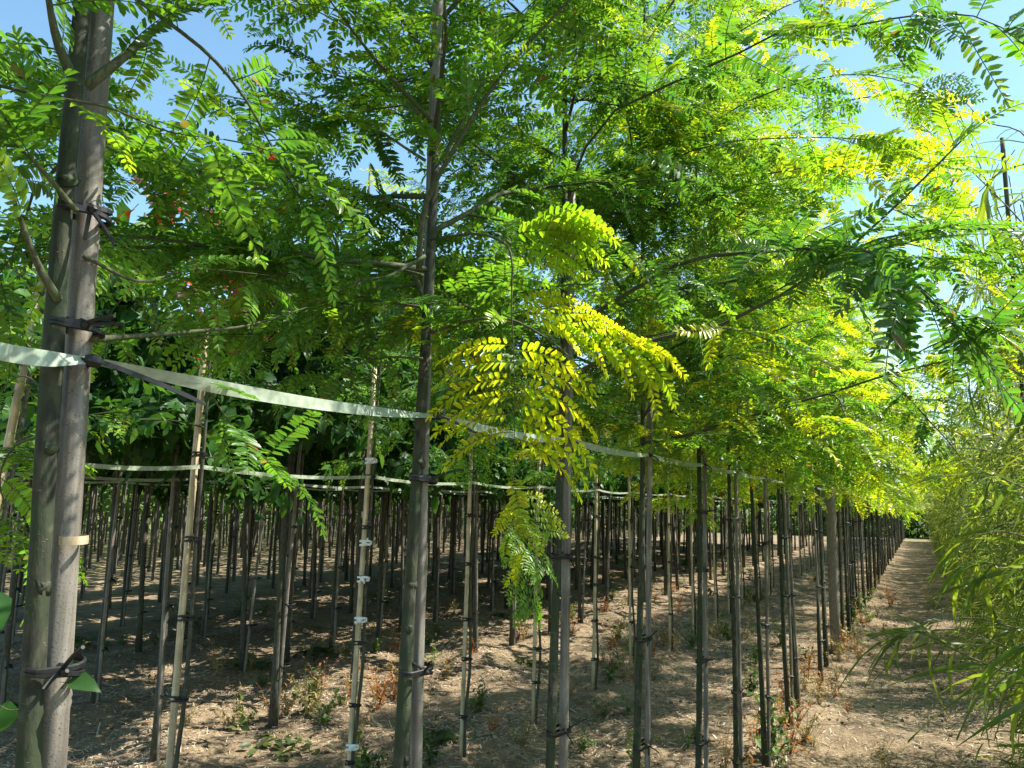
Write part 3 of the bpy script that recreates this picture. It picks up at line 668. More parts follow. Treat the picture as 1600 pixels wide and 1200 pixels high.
EXTRA[5] = [dict(p=[(1098, 520, 3.5), (1250, 420, 3.2), (1400, 380, 2.9), (1520, 420, 2.7), (1590, 480, 2.6)], r=.007, y=1.3, kinds=['yellow', 'lime', 'yellow', 'arc']),
            dict(p=[(1098, 560, 3.5), (1260, 500, 3.2), (1420, 470, 3.0), (1540, 520, 2.9), (1610, 590, 2.8)], r=.006, kinds=['yellow', 'lime', 'yellow'], start=.35, step=.035),
            dict(p=[(1098, 480, 3.5), (1280, 360, 3.2), (1430, 320, 3.1), (1560, 370, 3.0), (1640, 430, 2.9)], r=.006, kinds=['yellow', 'lime', 'arc'], start=.35, step=.04),
            dict(p=[(1098, 600, 3.5), (1280, 590, 3.3), (1420, 590, 3.2), (1520, 640, 3.1)], r=.006, kinds=['yellow', 'lime', 'lime', 'green'], start=.3, step=.035),
            dict(p=[(1098, 320, 3.5), (1250, 190, 3.2), (1380, 150, 3.0), (1480, 190, 2.9)], r=.007, y=1.1)]
NSET = {0: (.018, 120), 1: (.0178, 300), 2: (.0178, 300), 3: (.0155, 300), 4: (.0152, 300), 5: (.0150, 250), 6: (.0150, 200)}
STAKES1 = []
for k in range(0, 7):
    lr = np.random.default_rng(300+k)
    if k == 0:
        base = np.array([-D1, -.2, float(gz(-D1, -.2))]); sl = np.array([.0, .01, 1]); sb = base+np.array([0, .05, 0]); ss = sl
    else:
        base, sl = axis_on_row(NEAR1[k][0], D1); sb, ss = axis_on_row(NEAR1[k][1], D1)
        if k < 7: sb = sb+np.array([.008, 0, 0])
    rad, nl = NSET[k]
    tP, tr = near_tree(k, base, sl, rad, 50+k, [.0, .0, .0, .2, .55, .85, 1.0][k], nl, extra=EXTRA[k], height=3.9+.1*(k % 3), nb=[9, 13, 18, 19, 21, 20, 20][k], reach=[.8, .85, 1, 1, 1.05, 1.05, 1.05][k], z0=[1.9, 1.9, 1.9, 1.88, 1.78, 1.76, 1.76][k])
    TIEPX = {1: [(100, 1040), (130, 512), (148, 338)], 2: [(655, 1046), (668, 748)], 3: [(880, 1137), (884, 868)], 4: [(1008, 1160), (1010, 996)], 5: [(1100, 1155), (1099, 1030), (1099, 890), (1098, 800)], 6: [(1155, 1185), (1152, 930), (1150, 1080), (1150, 810)]}
    ties = [float(on_row(px, py, D1)[2]-sb[2]) for px, py in TIEPX[k]] if k in TIEPX else (.6, 1.3)
    lab = {0: 'grey cane beside the stem whose boughs reach in', 1: 'widest grey bamboo cane with pale ring and black cable tie at the tape',
           2: 'grey bamboo cane strapped to the stem with corky knots', 3: 'grey cane tied to the stem behind the hanging lime spray'}.get(k, 'weathered grey cane tied with black rubber to a honey locust stem')
    stake1(sb, ss, {1: .0155, 2: .0122, 3: .0130}.get(k, .0105), [2.9, 3.1, 3.05, 2.6, 2.5, 2.4, 2.4][k], tP, tr, ties, lr, lab, tail=.08 if k < 4 else .05, w=.008 if k < 3 else .0075)
    STAKES1.append((sb, ss))

# far trees of the same row: four crowns shared by all
def far_crown(seed, yellow):
    lr = np.random.default_rng(seed); P = np.array([(0, 0, z) for z in (0, 1, 2, 3, 3.9)], float)
    br, leaves = crown(P, 1.85, 3.6, lr, yellow, 2, 17, 1.08)
    g = Geo()
    for p, d, up, sc, kind in leaves:
        ks = KIND[kind, 2]; v, t, c = ks[int(lr.integers(len(ks)))]; f = frame(d, up); g.add((v*sc)@f.T+p, t, c*lr.uniform(.8, 1.2))
    b = Geo()
    for Pb, rb in br: v, t = tube(Pb[::2] if len(Pb) > 4 else Pb, np.linspace(rb, rb*.25, len(Pb[::2]) if len(Pb) > 4 else len(Pb)), 4, cap=False); b.add(v, t)
    Q, r = trunk_geo(P, .0155, .006, 8, seed); tv, tt = tube(Q, r, 8, .04, seed=seed)
    return g.build('foliage', M['leaf']), b.build('limbs', M['twig']), mesh('trunk', tv, tt, M['bark'])
FARC = [far_crown(700+i, 1.0+.12*i) for i in range(4)]
def far_stake_mesh(seed, mat, r=.0105, top=2.3, off=(-.03, 0), tr=.0155, nties=3):
    lr = np.random.default_rng(seed); g = Geo(); v, t = cane_geo(np.array([(0, 0, -.05), (0, 0, top)]), r, lr, 8); g.add(v, t)
    for j in range(nties):
        z = .4+j*.48+lr.uniform(-.06, .06); q = tie_geo((off[0], off[1], z), tr, (0, 0, z), r, lr, .012, .05, 1)
        g.add(np.concatenate(q.v), np.concatenate(q.t), mi=1)
    return g.build('bamboo_stake', [mat, M['black']], False)
FARS = [far_stake_mesh(800+i, M['cane'], off=((-.012, -.03) if i % 2 else (-.02, -.025))) for i in range(4)]
def put_far_tree(name, x, y, parts, label, group, lr, rz=None, sc=1.0, lean=None, cat='tree'):
    z = float(gz(x, y)); root = empty(name, (x, y, z), label, cat, group, rz if rz is not None else lr.uniform(0, 6.28))
    root.scale = (sc, sc, sc)
    if lean is not None: root.rotation_euler[0], root.rotation_euler[1] = lean
    for nm, me in zip(('foliage', 'branches', 'trunk'), parts):
        o = ob(nm, me, root)
        if nm == 'foliage': o['kind'] = 'stuff'
    return root
lr = np.random.default_rng(900)
ys = []
for k in range(7, 11):
    b, s = axis_on_row(NEAR1[k][0], D1); ys.append(b[1])
y = ys[-1]+.75
POST_Y = on_row(1298, 900, D1)[1]
while y < 46:
    if abs(y-POST_Y) > .25: ys.append(y)
    y += .75+lr.normal()*.05
TAPE1 = []
for i, y in enumerate(ys):
    x = -D1+lr.normal()*.02
    put_far_tree('honey_locust_tree', x, y, FARC[i % 4], 'honey locust with feathery green and yellow leaves in the taped row beside the path', TG, lr, sc=lr.uniform(.95, 1.06), lean=(lr.normal()*.012, lr.normal()*.012))
    o = ob('bamboo_stake', FARS[i % 4], loc=(x+.02, y+.025, float(gz(x, y)))); tag(o, 'weathered grey cane tied with black rubber to a honey locust stem', 'stake', SG)
    o.rotation_euler = (lr.normal()*.012, lr.normal()*.012, lr.normal()*.3); TAPE1.append((x+.04, y+.025))
# timber post in the row
def post(px, y, h, r, label):
    v, t = tube(np.array([(0, 0, -.1), (0, 0, .5), (.004, .01, h*.6), (.01, .01, h-.01), (.01, .01, h)]), np.array([1.03, 1, .98, .96, .9])*r, 16, .015, seed=3)
    tag(ob('wooden_post', mesh('wooden_post', v, t, M['wood']), loc=(px, y, float(gz(px, y)))), label, 'post')
post(-D1+.02, POST_Y, 2.0, .052, 'thick brown timber post standing in the honey locust row')
post(-7.05, 7.4, 2.4, .05, 'reddish brown timber post among the rows of dark stems')

# ------------------------------------------------------------------ tapes
def tape(pts, label, width, zips, grp, tw=True, seed=0, sag=.012):
    lr = np.random.default_rng(seed); g = Geo(); base = np.array(pts[0]); root = empty('guide_tape', (base[0], base[1], float(gz(base[0], base[1]))), label, 'tape', grp)
    o0 = np.array([base[0], base[1], float(gz(base[0], base[1]))])
    for i in range(len(pts)-1):
        a, b = np.array(pts[i]), np.array(pts[i+1]); n = 18 if i < 8 else 4; T = unit(b-a); H = unit(np.cross(T, (0, 0, 1))); U = np.cross(H, T)
        th0 = lr.uniform(.1, .5); th1 = th0*lr.uniform(.5, 1); V = []
        for j in range(n+1):
            s = j/n; e = min(s, 1-s)*2; wv = width*(1 if not tw else .52+.48*min(1, e*2.2)**.8); th = (R(38)*(1-min(1, e*1.6))*(1 if s < .5 else -1)) if tw else 0
            th += th0*math.sin(s*5+i)*(.6 if tw else .15); c = a*(1-s)+b*s-np.array((0, 0, sag*4*s*(1-s)))
            d = U*math.cos(th)+H*math.sin(th); V += [c+d*wv/2-o0, c+H*.0012*math.sin(s*30)-o0, c-d*wv/2-o0]
        t = []
        for j in range(n):
            for m in (0, 1): q = j*3+m; t += [(q, q+1, q+4), (q, q+4, q+3)]
        g.add(V, t)
    ob('strip', g.build('strip', M['tape']), root)
    for i in range(min(zips, len(pts)-1)):
        p = np.array(pts[i+1])-o0 if i+1 < len(pts) else None
        lq = Geo(); rr = .021
        A = np.array([p+np.array([math.cos(a)*rr-.021, math.sin(a)*rr*.9, -.002]) for a in np.linspace(0, 6.28, 17)])
        v, tt = tube(A, .0035, 5); lq.add(v, tt)
        v, tt = tube(np.array([p+(.001, -.008, 0), p+(.004, -.002, -.001), p+(.004, .006, -.001), p+(.002, .012, 0)]), np.array([.005, .008, .008, .005]), 6); lq.add(v, tt)
        L = .135 if i == 0 else .10 if i == 1 else .05; d = unit(np.array([.25, .95, -.14 if i else -.20])); side = np.array((0, 0, 1.)); V = []
        for s in np.linspace(0, 1, 7):
            c = p+np.array((.007, .008, -.002))+d*L*s+np.array((0, 0, -.01*s*s)); hw = .0030*(1 if s < .95 else .6)
            V += [c+side*hw, c+side*hw+(.0018, 0, 0), c-side*hw+(.0018, 0, 0), c-side*hw]
        t = []
        for j in range(6):
            for m in range(4): q, q2 = j*4+m, j*4+(m+1) % 4; t += [(q, q2, q2+4), (q, q2+4, q+4)]
        t += [(24, 25, 26), (24, 26, 27)]
        lq.add(V, t); ob('zip_tie', lq.build('zip_tie', M['black'], False), root)
tp = [tuple(on_row(-160, 497, D1-.03))]
for (px, py) in ((141, 562), (681, 650), (889, 687), (1015, 711), (1101, 726), (1150, 737)): tp.append(tuple(on_row(px, py, D1-.032)))
H1 = tp[-1][2]
tp += [(-D1+.045, yy, H1+.004*math.sin(yy)) for (_, yy) in TAPE1]
tape(tp, 'broad pale green tape tied along the honey locust canes beside the path', .0195, 9, 'guide tapes along the rows', seed=2)

# ------------------------------------------------------------------ second row: young trees on fresh canes
G2, SG2 = 'young oval-leaf trees in the second row', 'fresh pale canes in the second row'
D2 = ROWS[1]
R2PIX = [((-25, 900), (42, 560), 1), ((266, 1200), (316, 600), 1), ((545, 1200), (581, 650), 0), ((720, 1190), (736, 710), 0), ((833, 1130), (841, 800), 0), ((926, 1085), (930, 800), 0)]
def young_tree(x, y, slope, red, seed, label, nleaf, stem_label, white=False, lcount=420):
    lr = np.random.default_rng(seed); base = np.array([x, y, float(gz(x, y))])
    root = empty('young_tree', base, label, 'tree', G2); off = np.array([.026, .012, 0])
    zs = np.array([-.04, .25, .5, .8, 1.1, 1.4, 1.8, 2.2, 2.6, 3.0]); P = np.array([slope*z for z in zs]); P[:, 2] = zs; P += off
    P[:, 0] += .010*np.sin(zs*7+seed); P[:, 1] += .008*np.sin(zs*5+seed)
    Q = spline(P, 30); v, t = tube(Q, np.linspace(.011, .004, 30), 8, .05, seed=seed); ob('trunk', mesh('trunk', v, t, M['bark2']), root)
    leaves = []; tops = []
    for k in range(11):
        z = 1.72+.12*k; p0 = np.array([np.interp(z, Q[:, 2], Q[:, 0]), np.interp(z, Q[:, 2], Q[:, 1]), z]); L = lr.uniform(.35, .65)*(1-.03*k)
        B = random_branch(p0, k*2.4+seed, R(lr.uniform(15, 50)), L, lr); tops.append(B)
        for j in range(max(4, lcount//11)):
            if j % 3 == 0 and not (red > .1 and k < 5):
                u = lr.uniform(.2, 1)*(len(B)-1.01); i = int(u); d = unit(np.append(lr.normal(size=2), -.2)); leaves.append((B[i]+base, d, unit(np.array((0, 0, 1.))+lr.normal(size=3)*.4), lr.uniform(.8, 1.2), ('green', 'deep', 'lime', 'green')[j % 4])); continue
            u = lr.uniform(.15, 1)*(len(B)-1.01); i = int(u); p = B[i]+(B[i+1]-B[i])*(u-i); d = unit(lr.normal(size=3)+np.array((0, 0, -.5))+.4*unit(B[-1]-B[0]))
            rd = lr.random() < red*1.5 and p[2] > 2.15
            leaves.append((p+d*.03+base, d, unit(np.array((.4, 0, 1.))+lr.normal(size=3)*.5), lr.uniform(.6, .95) if rd else lr.uniform(.45, .8), 'red' if rd else 'lobed'))
    if red > .1:                                  # two red shoots at the top of this tree
        for qx, qy, m in ((262, 318, 9), (300, 335, 6), (330, 420, 7), (392, 448, 6), (352, 500, 9)):
            c = at(qx, qy, 2.75); tops.append(np.array([np.array([np.interp(c[2]-.25, Q[:, 2], Q[:, 0]), np.interp(c[2]-.25, Q[:, 2], Q[:, 1]), c[2]-base[2]-.25]), c-base]))
            for j in range(m): leaves.append((c+lr.normal(size=3)*.045, unit(lr.normal(size=3)+np.array((0, 0, -.4))), unit(np.array((.7, -.3, .6))+lr.normal(size=3)*.4), lr.uniform(.8, 1.25), 'red'))
    for B in tops: v, t = tube(B, np.linspace(.004, .0015, len(B)), 5, cap=False); ob('branch', mesh('branch', v, t, M['twig']), root)
    place_leaves(root, base, leaves, M['broad'], nleaf, 0, lr=lr)
    st = empty('bamboo_stake', base, stem_label, 'stake', SG2)
    top = 2.25; v, t = cane_geo(np.array([(0, 0, -.05), slope*top]), .0135, lr, 12); ob('cane', mesh('cane', v, t, M['pale']), st)
    for z in np.arange(.25, 1.95, .29):
        z += lr.uniform(-.04, .04); c2 = slope*z; c2[2] = z; c1 = np.array([np.interp(z, Q[:, 2], Q[:, 0]), np.interp(z, Q[:, 2], Q[:, 1]), z])
        ob('tie', tie_geo(c1, .0105, c2, .0135, lr, .008, .03, 2).build('tie', M['black'], False), st)
    if white:
        for z in (.35, .95, 1.15, 1.33, 1.75, 2.02):
            c2 = slope*z; c2[2] = z; c1 = c2+off
            ob('white_tie', tie_geo(c1, .011, c2, .0145, lr, .012, .05, 2).build('white_tie', M['white'], False), st)
tape2 = []
for i, (a, b, red) in enumerate(R2PIX):
    g0, sl = axis_on_row((a, b), D2); sl = sl.copy(); sl[0] = 0
    if i == 0: sl[1] = min(.10, sl[1])
    young_tree(g0[0], g0[1], sl, [.0, .17, .0, .02, .03, .03][i], 1000+i,
               ['young oval-leaf tree on a leaning cane left of the widest stem', 'young tree with red and orange lobed leaves among green above the tape', 'young oval-leaf tree on the cane with white ties', 'young oval-leaf tree with green leaves on a fresh pale cane in second row', 'young oval-leaf tree with green leaves on a fresh pale cane in second row', 'young oval-leaf tree with green leaves on a fresh pale cane in second row'][i],
               [40, 110, 60, 40, 30, 30][i], ['pale cane leaning beyond the widest stem', 'pale peeling cane under the tree with red leaves', 'pale cane wrapped with white and black ties', 'fresh pale cane with black ties in the second row', 'fresh pale cane with black ties in the second row', 'fresh pale cane with black ties in the second row'][i], white=(i == 2))
    tape2.append((g0[0]+.03, g0[1]+sl[1]*1.72, 1.715))
def far_young(seed):
    lr = np.random.default_rng(seed); g = Geo(); b = Geo()
    for k in range(11):
        z = 1.72+.12*k; B = random_branch(np.array([.026, .012, z]), k*2.4, R(lr.uniform(15, 50)), lr.uniform(.35, .65), lr)
        v, t = tube(B[::3], np.linspace(.004, .002, len(B[::3])), 4, cap=False); b.add(v, t)
        for j in range(30):
            u = lr.uniform(.15, 1)*(len(B)-1.01); i = int(u); p = B[i]+(B[i+1]-B[i])*(u-i); kd = 'red' if lr.random() < .02 else 'lobed'
            v, t, c = KIND[kd, 0][int(lr.integers(len(KIND[kd, 0])))]; f = frame(lr.normal(size=3)+np.array((0, 0, -.4)), (.3, 0, 1)); g.add((v*1.2)@f.T+p, t, c*lr.uniform(.8, 1.2))
    zs = np.linspace(-.04, 3, 10); v, t = tube(np.stack([.026+.01*np.sin(zs*7), .012+.008*np.sin(zs*5), zs], 1), np.linspace(.011, .004, 10), 6)
    return g.build('foliage', M['broad']), b.build('limbs', M['twig']), mesh('trunk', v, t, M['bark2'])
FY = [far_young(1100+i) for i in range(3)]; FYS = [far_stake_mesh(1150+i, M['pale'], .0125, 2.2, (.025, .012), .011, 4) for i in range(3)]
lr = np.random.default_rng(1190); y = tape2[-1][1]+1.03
i = 0
while y < 42:
    x = -D2+lr.normal()*.03
    rt = put_far_tree('young_tree', x, y, FY[i % 3], 'young oval-leaf tree with green leaves on a fresh pale cane in second row', G2, lr, rz=lr.normal()*.4)
    o = ob('bamboo_stake', FYS[i % 3], loc=(x, y, float(gz(x, y)))); tag(o, 'fresh pale cane with black ties in the second row', 'stake', SG2)
    o.rotation_euler = rt.rotation_euler
    tape2.append((x+.03, y, 1.715)); y += 1.03+lr.normal()*.05; i += 1
tape2.insert(0, (-D2+.03, .6, 1.715))
tape(tape2, 'narrow pale tape behind the white-tied cane in the second row', .016, 0, 'guide tapes along the rows', tw=False, seed=4, sag=.02)

# ------------------------------------------------------------------ darker broad-leaved rows
G3, SG3 = 'broad-leaved trees in the shaded rows', 'grey canes in the shaded rows'
def broad_crown(seed, nleaf, sc=1.0, z0=1.85):
    lr = np.random.default_rng(seed); g = Geo(); b = Geo(); H = 3.9
    per = nleaf//16
    for k in range(16):
        u = (k+.5)/16; z = z0+(2.9-z0)*u; B = random_branch(np.array([0, 0, z]), k*2.4+lr.normal()*.3, R(lr.uniform(5, 35)+15*u), lr.uniform(.7, 1.05)*(1.1-.5*u), lr, .5)
        v, t = tube(B[::2], np.linspace(.009, .003, len(B[::2])), 5, cap=False); b.add(v, t)
        for j in range(per):
            w_ = lr.uniform(.12, 1)*(len(B)-1.01); i = int(w_); p = B[i]+(B[i+1]-B[i])*(w_-i)+lr.normal(size=3)*np.array((.10, .10, .08))
            v, t, c = KIND['broadlo', 0][int(lr.integers(6))]; d = unit(lr.normal(size=3)+np.array((0, 0, -.55))); f = frame(d, unit(np.array((.2, 0, 1.))+lr.normal(size=3)*.4))
            g.add((v*sc*lr.uniform(.6, 1.05))@f.T+p, t, c*lr.uniform(.75, 1.25))
    zs = np.linspace(-.05, H, 12); q = np.stack([.012*np.sin(zs*2.2+seed), .012*np.sin(zs*1.7+seed*2), zs], 1)
    v, t = tube(q, np.linspace(.028, .008, 12)*np.array([1.2]+[1]*11), 9, .05, seed=seed)
    return g.build('foliage', M['broad']), b.build('limbs', M['twig']), mesh('trunk', v, t, M['bark2'])
BC = [broad_crown(1200+i, 2100) for i in range(4)]
BS = [far_stake_mesh(1250+i, M['cane'], .0125, 2.35, ((.03, .01) if i % 2 else (-.028, .012)), .025, 3) for i in range(4)]
starts = {2: 3.3, 3: 4.0, 4: 3.4, 5: 4.3, 6: 5.2}
sp_ = {2: .9, 3: .66, 4: .66, 5: .68, 6: .7}
end_ = {2: 34, 3: 34, 4: 34, 5: 34, 6: 34}
LAB3 = {2: 'dark broad-leaved tree in the first shaded row behind the pale canes', 3: 'dark broad-leaved tree in the second shaded row behind the pale canes'}
tape3 = {}
for ri in (2, 3, 4, 5, 6):
    y = starts[ri]; d = ROWS[ri]; lr = np.random.default_rng(1300+ri); i = 0; tape3[ri] = [(-d+.05, .52*d-1.2, 1.70)]
    y0 = y
    while y-sp_[ri] > .5*d: y -= sp_[ri]
    while y < end_[ri]:
        if not (ri > 2 and lr.random() < .10):
            x = -d+lr.normal()*.04; yy = y+lr.normal()*.06; lean = (lr.normal()*.022, lr.normal()*.022+.012)
            lab = LAB3.get(ri, 'dark broad-leaved tree in the deeper shaded rows'); 
            rt = put_far_tree('broadleaf_tree', x, yy, BC[int(lr.integers(4))], lab, G3, lr, sc=lr.uniform(.84, 1.14), lean=lean)
            o = ob('bamboo_stake', BS[int(lr.integers(4))], loc=(x+.03, yy, float(gz(x, yy)))); o.rotation_euler = (lean[0], lean[1]+lr.normal()*.008, lr.uniform(-.4, .4))
            tag(o, {2: 'weathered grey cane in the first shaded row behind the pale canes', 3: 'weathered grey cane in the second shaded row behind the pale canes'}.get(ri, 'weathered grey cane in the deeper shaded rows'), 'stake', SG3)
            tape3[ri].append((x+.06, yy, 1.70))
        y += sp_[ri]*lr.uniform(.93, 1.07)
tape(tape3[2], 'narrow pale tape along the first shaded row of dark stems', .018, 0, 'guide tapes along the rows', tw=False, seed=5, sag=.015)
tape(tape3[3], 'thin pale tape along the second shaded row of dark stems', .016, 0, 'guide tapes along the rows', tw=False, seed=6, sag=.015)

# far rows: one mass of stems and one of leaves
def leaf_mass(P, size, cols, lr, droop=.4):
    """many small folded leaves at the points P, one mesh"""
    n = len(P); X = lr.normal(size=(n, 3)); X[:, 2] -= droop; X /= np.linalg.norm(X, axis=1)[:, None]
    Y = np.cross(np.array((.3, .1, 1.))+lr.normal(size=(n, 3))*.4, X); Y /= np.linalg.norm(Y, axis=1)[:, None]; Z = np.cross(X, Y)
    a = lr.uniform(.75, 1.3, n)[:, None]*size; b = a*lr.uniform(.25, .36, n)[:, None]
    V = np.stack([P, P+X*a*.45+Y*b+Z*b*.3, P+X*a, P+X*a*.45-Y*b+Z*b*.3], 1).reshape(-1, 3); k = np.arange(n)*4
    T = np.stack([np.stack([k, k+2, k+1], 1), np.stack([k, k+3, k+2], 1)], 1).reshape(-1, 3)
    return V, T, np.repeat(cols, 4, axis=0)
lr = np.random.default_rng(1500); gs = Geo(); LP = []; LC = []; tv, tt = tube(np.array([(0, 0, -.05), (.01, .0, 1), (0, 0, 2.2)]), [.024, .02, .017], 6, cap=False); sv, st_ = tube(np.array([(.035, .01, -.05), (.03, .01, 2.2)]), .012, 5, cap=False)
for d in ROWS[7:]+[20.7, 22.3, 24, 26, 28]:
    y = .45*d
    while y < 46:
        x = -d+lr.normal()*.06; s_ = lr.uniform(.9, 1.1); ln = lr.normal(size=2)*.03; sh = np.array([[1, 0, ln[0]], [0, 1, ln[1]], [0, 0, 1]])
        for v, t in ((tv, tt), (sv, st_)): gs.add((v*s_)@sh.T+(x, y, float(gz(x, y))), t, np.array((.09, .075, .05) if t is tt else (.17, .145, .12))*lr.uniform(.7, 1.2))
        m = 110; low = 1.85 if d < 17 else 1.1
        q = np.stack([x+lr.normal(size=m)*.40, y+lr.normal(size=m)*.40, low+(3.4-low)*lr.beta(1.2, 1.5, m)], 1); LP.append(q); LC.append(np.array((.04, .10, .022) if d < 17 else (.09, .15, .04))*lr.uniform(.6, 1.5, m)[:, None])
        y += (.6 if d > 15 else .8)*lr.uniform(.85, 1.15)
tag(ob('far_stems', gs.build('far_stems', M['dry'])), 'thin stems and canes of the distant nursery rows', 'stems', kind='stuff')
V, T, Cc = leaf_mass(np.concatenate(LP), .22, np.concatenate(LC), lr)
tag(ob('far_canopy', mesh('far_canopy', V, T, M['broad'], Cc)), 'leaf canopy over the distant nursery rows', 'foliage', kind='stuff')
# sunlit hedgerow closing the view
LP = []; LC = []
for (xa, ya, xb, yb, n, h, dp) in ((-32, -5, -32, 75, 26000, 4.2, 2.4), (-36, 60, 40, 60, 34000, 11.0, 4.0), (-7, 48.5, 8, 49.5, 7000, 4.5, 1.8), (-30, 47, -2, 47.5, 8000, 2.2, 1.6)):
    L = math.hypot(xb-xa, yb-ya); nn = np.array([-(yb-ya), xb-xa])/L; s_ = lr.uniform(size=n)
    z = h*lr.beta(1.0, 1.25, n)*(.78+.25*np.sin(s_*L*.55)+.14*np.sin(s_*L*1.7)); off = lr.normal(size=n)*dp*.5*np.sqrt(np.clip(1.1-z/h, .05, 1))
    LP.append(np.stack([xa+(xb-xa)*s_+nn[0]*off, ya+(yb-ya)*s_+nn[1]*off, np.maximum(z, .05)], 1)); LC.append(np.array((.09, .15, .04))*(lr.uniform(.55, 1.5, n)*(1+.25*np.sin(s_*L*.9)))[:, None])
V, T, Cc = leaf_mass(np.concatenate(LP), .30, np.concatenate(LC), lr)
tag(ob('hedgerow', mesh('hedgerow', V, T, M['broad'], Cc)), 'distant sunlit green hedgerow behind the nursery rows', 'hedge', kind='stuff')

# ------------------------------------------------------------------ narrow-leaved shrubs along the other side of the path
GH = 'narrow-leaved shrubs along the path'
def shrub_paths(lr, h=3.05, ns=17, spread=.42):
    paths, leaves = [], []
    for k in range(ns):
        az = lr.uniform(0, 6.28); rr = spread*math.sqrt(lr.random()); hh = h*lr.uniform(.55, 1.08)
        p0 = np.array([math.cos(az)*.10, math.sin(az)*.10, -.03]); top = np.array([math.cos(az)*rr*1.1, math.sin(az)*rr*1.1, hh])
        P = spline([p0, p0*.5+top*.5+np.array([math.cos(az), math.sin(az), 0])*.06*lr.normal(), top], 9); paths.append((P, .0065))
        for j in range(13):
            u = lr.uniform(.10, .97)*8; i = min(int(u), 7); q = P[i]+(P[i+1]-P[i])*(u-i); a2 = az+lr.normal()*1.0
            Q = random_branch(q, a2, R(lr.uniform(0, 60)), lr.uniform(.18, .42), lr, 1.0); paths.append((Q[::2], .002))
            for m in range(int(lr.integers(10, 17))):
                w_ = lr.uniform(.1, 1)*(len(Q)-1.01); ii = int(w_); p = Q[ii]+(Q[ii+1]-Q[ii])*(w_-ii); T = unit(Q[-1]-Q[0])
                d = unit(T*.5+lr.normal(size=3)*.6+np.array((0, 0, -.25))); leaves.append((p, d, unit(np.array((0, 0, 1.))+lr.normal(size=3)*.5), lr.uniform(.7, 1.25), 'narrow'))
    return paths, leaves
def shrub_mesh(seed):
    lr = np.random.default_rng(seed); paths, leaves = shrub_paths(lr); g = Geo(); b = Geo()
    for p, d, up, sc, kd in leaves:
        v, t, c = KIND['narrowlo', 0][int(lr.integers(7))]; f = frame(d, up); g.add((v*sc)@f.T+p, t, c*lr.uniform(.75, 1.25))
    for P, r in paths: v, t = tube(P, np.linspace(r, r*.4, len(P)), 4, cap=False); b.add(v, t)
    return g.build('foliage', M['hedge']), b.build('stems', M['hstem'])
SH = [shrub_mesh(1600+i) for i in range(4)]
lr = np.random.default_rng(1650); y = 5.6; i = 0
while y < 44:
    x = .80+lr.normal()*.06; s = lr.uniform(.86, 1.08)
    if lr.random() > .10:
        root = empty('narrow_leaved_shrub', (x, y, float(gz(x, y))), 'tall narrow-leaved shrub in the line along the path', 'shrub', GH, lr.uniform(0, 6.28)); root.scale = (s, s, s*lr.uniform(.9, 1.08))
        f, b = SH[i % 4]; ob('foliage', f, root)['kind'] = 'stuff'; ob('stems', b, root)
    y += .55*lr.uniform(.85, 1.2); i += 1
# near shrubs with leaves of their own
def near_shrub(x, y, seed, label, nleaf, extra=(), h=2.5):
    lr = np.random.default_rng(seed); base = np.array([x, y, float(gz(x, y))]); root = empty('narrow_leaved_shrub', base, label, 'shrub', GH)
    paths, lv = shrub_paths(lr, h); leaves = [(p+base, d, up, sc, k) for p, d, up, sc, k in lv]
    leaves = [l for l in leaves if project(l[0])[2] > 1.6 or np.linalg.norm(l[0]-CAM) > 1.6]
    for e in extra:
        P = spline([at(*q) for q in e['p']], 12); n = len(P); v, t = tube(P-base, np.linspace(e.get('r', .004), .0012, n), 6); ob('branch', mesh('branch', v, t, M['hstem']), root)
        for m in range(e['n']):
            u = lr.uniform(e.get('s', .15), 1)*(n-1.01); i = int(u); p = P[i]+(P[i+1]-P[i])*(u-i); T = unit(P[i+1]-P[i])
            d = unit(T*.8+lr.normal(size=3)*.45+np.array((0, 0, -.35))); leaves.append((p, d, unit(np.array((0, 0, 1.))+lr.normal(size=3)*.4), lr.uniform(.7, 1.15), e.get('k', 'narrow')))
    g = Geo()
    for P, r in paths: v, t = tube(P, np.linspace(r, r*.4, len(P)), 4, cap=False); g.add(v, t)
    ob('stems', g.build('stems', M['hstem']), root)
    place_leaves(root, base, leaves, M['hedge'], nleaf, 0, lr=lr)
EX_A = [
    dict(p=[(1700, 1090, 2.3), (1600, 1060, 2.35), (1500, 1020, 2.4), (1430, 985, 2.45), (1375, 1010, 2.5)], n=26, k='strap', r=.004),
    dict(p=[(1700, 1000, 2.5), (1600, 985, 2.55), (1520, 965, 2.6), (1440, 975, 2.6)], n=22, k='narrow', r=.004),
    dict(p=[(1700, 940, 2.2), (1620, 900, 2.3), (1540, 880, 2.35), (1490, 900, 2.4)], n=16, k='strap', r=.004),
    dict(p=[(1720, 800, 2.0), (1620, 770, 2.1), (1540, 740, 2.2), (1480, 745, 2.25)], n=18, k='narrow'),
    dict(p=[(1720, 985, 1.6), (1650, 1000, 1.62), (1590, 1012, 1.65), (1545, 1035, 1.7)], n=6, k='strap'),
    dict(p=[(1720, 860, 1.9), (1640, 850, 1.95), (1560, 830, 2.0), (1500, 850, 2.05)], n=12, k='strap'),
    dict(p=[(1700, 1040, 2.6), (1600, 1020, 2.7), (1500, 985, 2.8), (1420, 990, 2.85)], n=24, k='narrow'),
    dict(p=[(1720, 1130, 1.8), (1640, 1080, 1.8), (1580, 1070, 1.85), (1560, 1120, 1.9)], n=5, k='strap')]
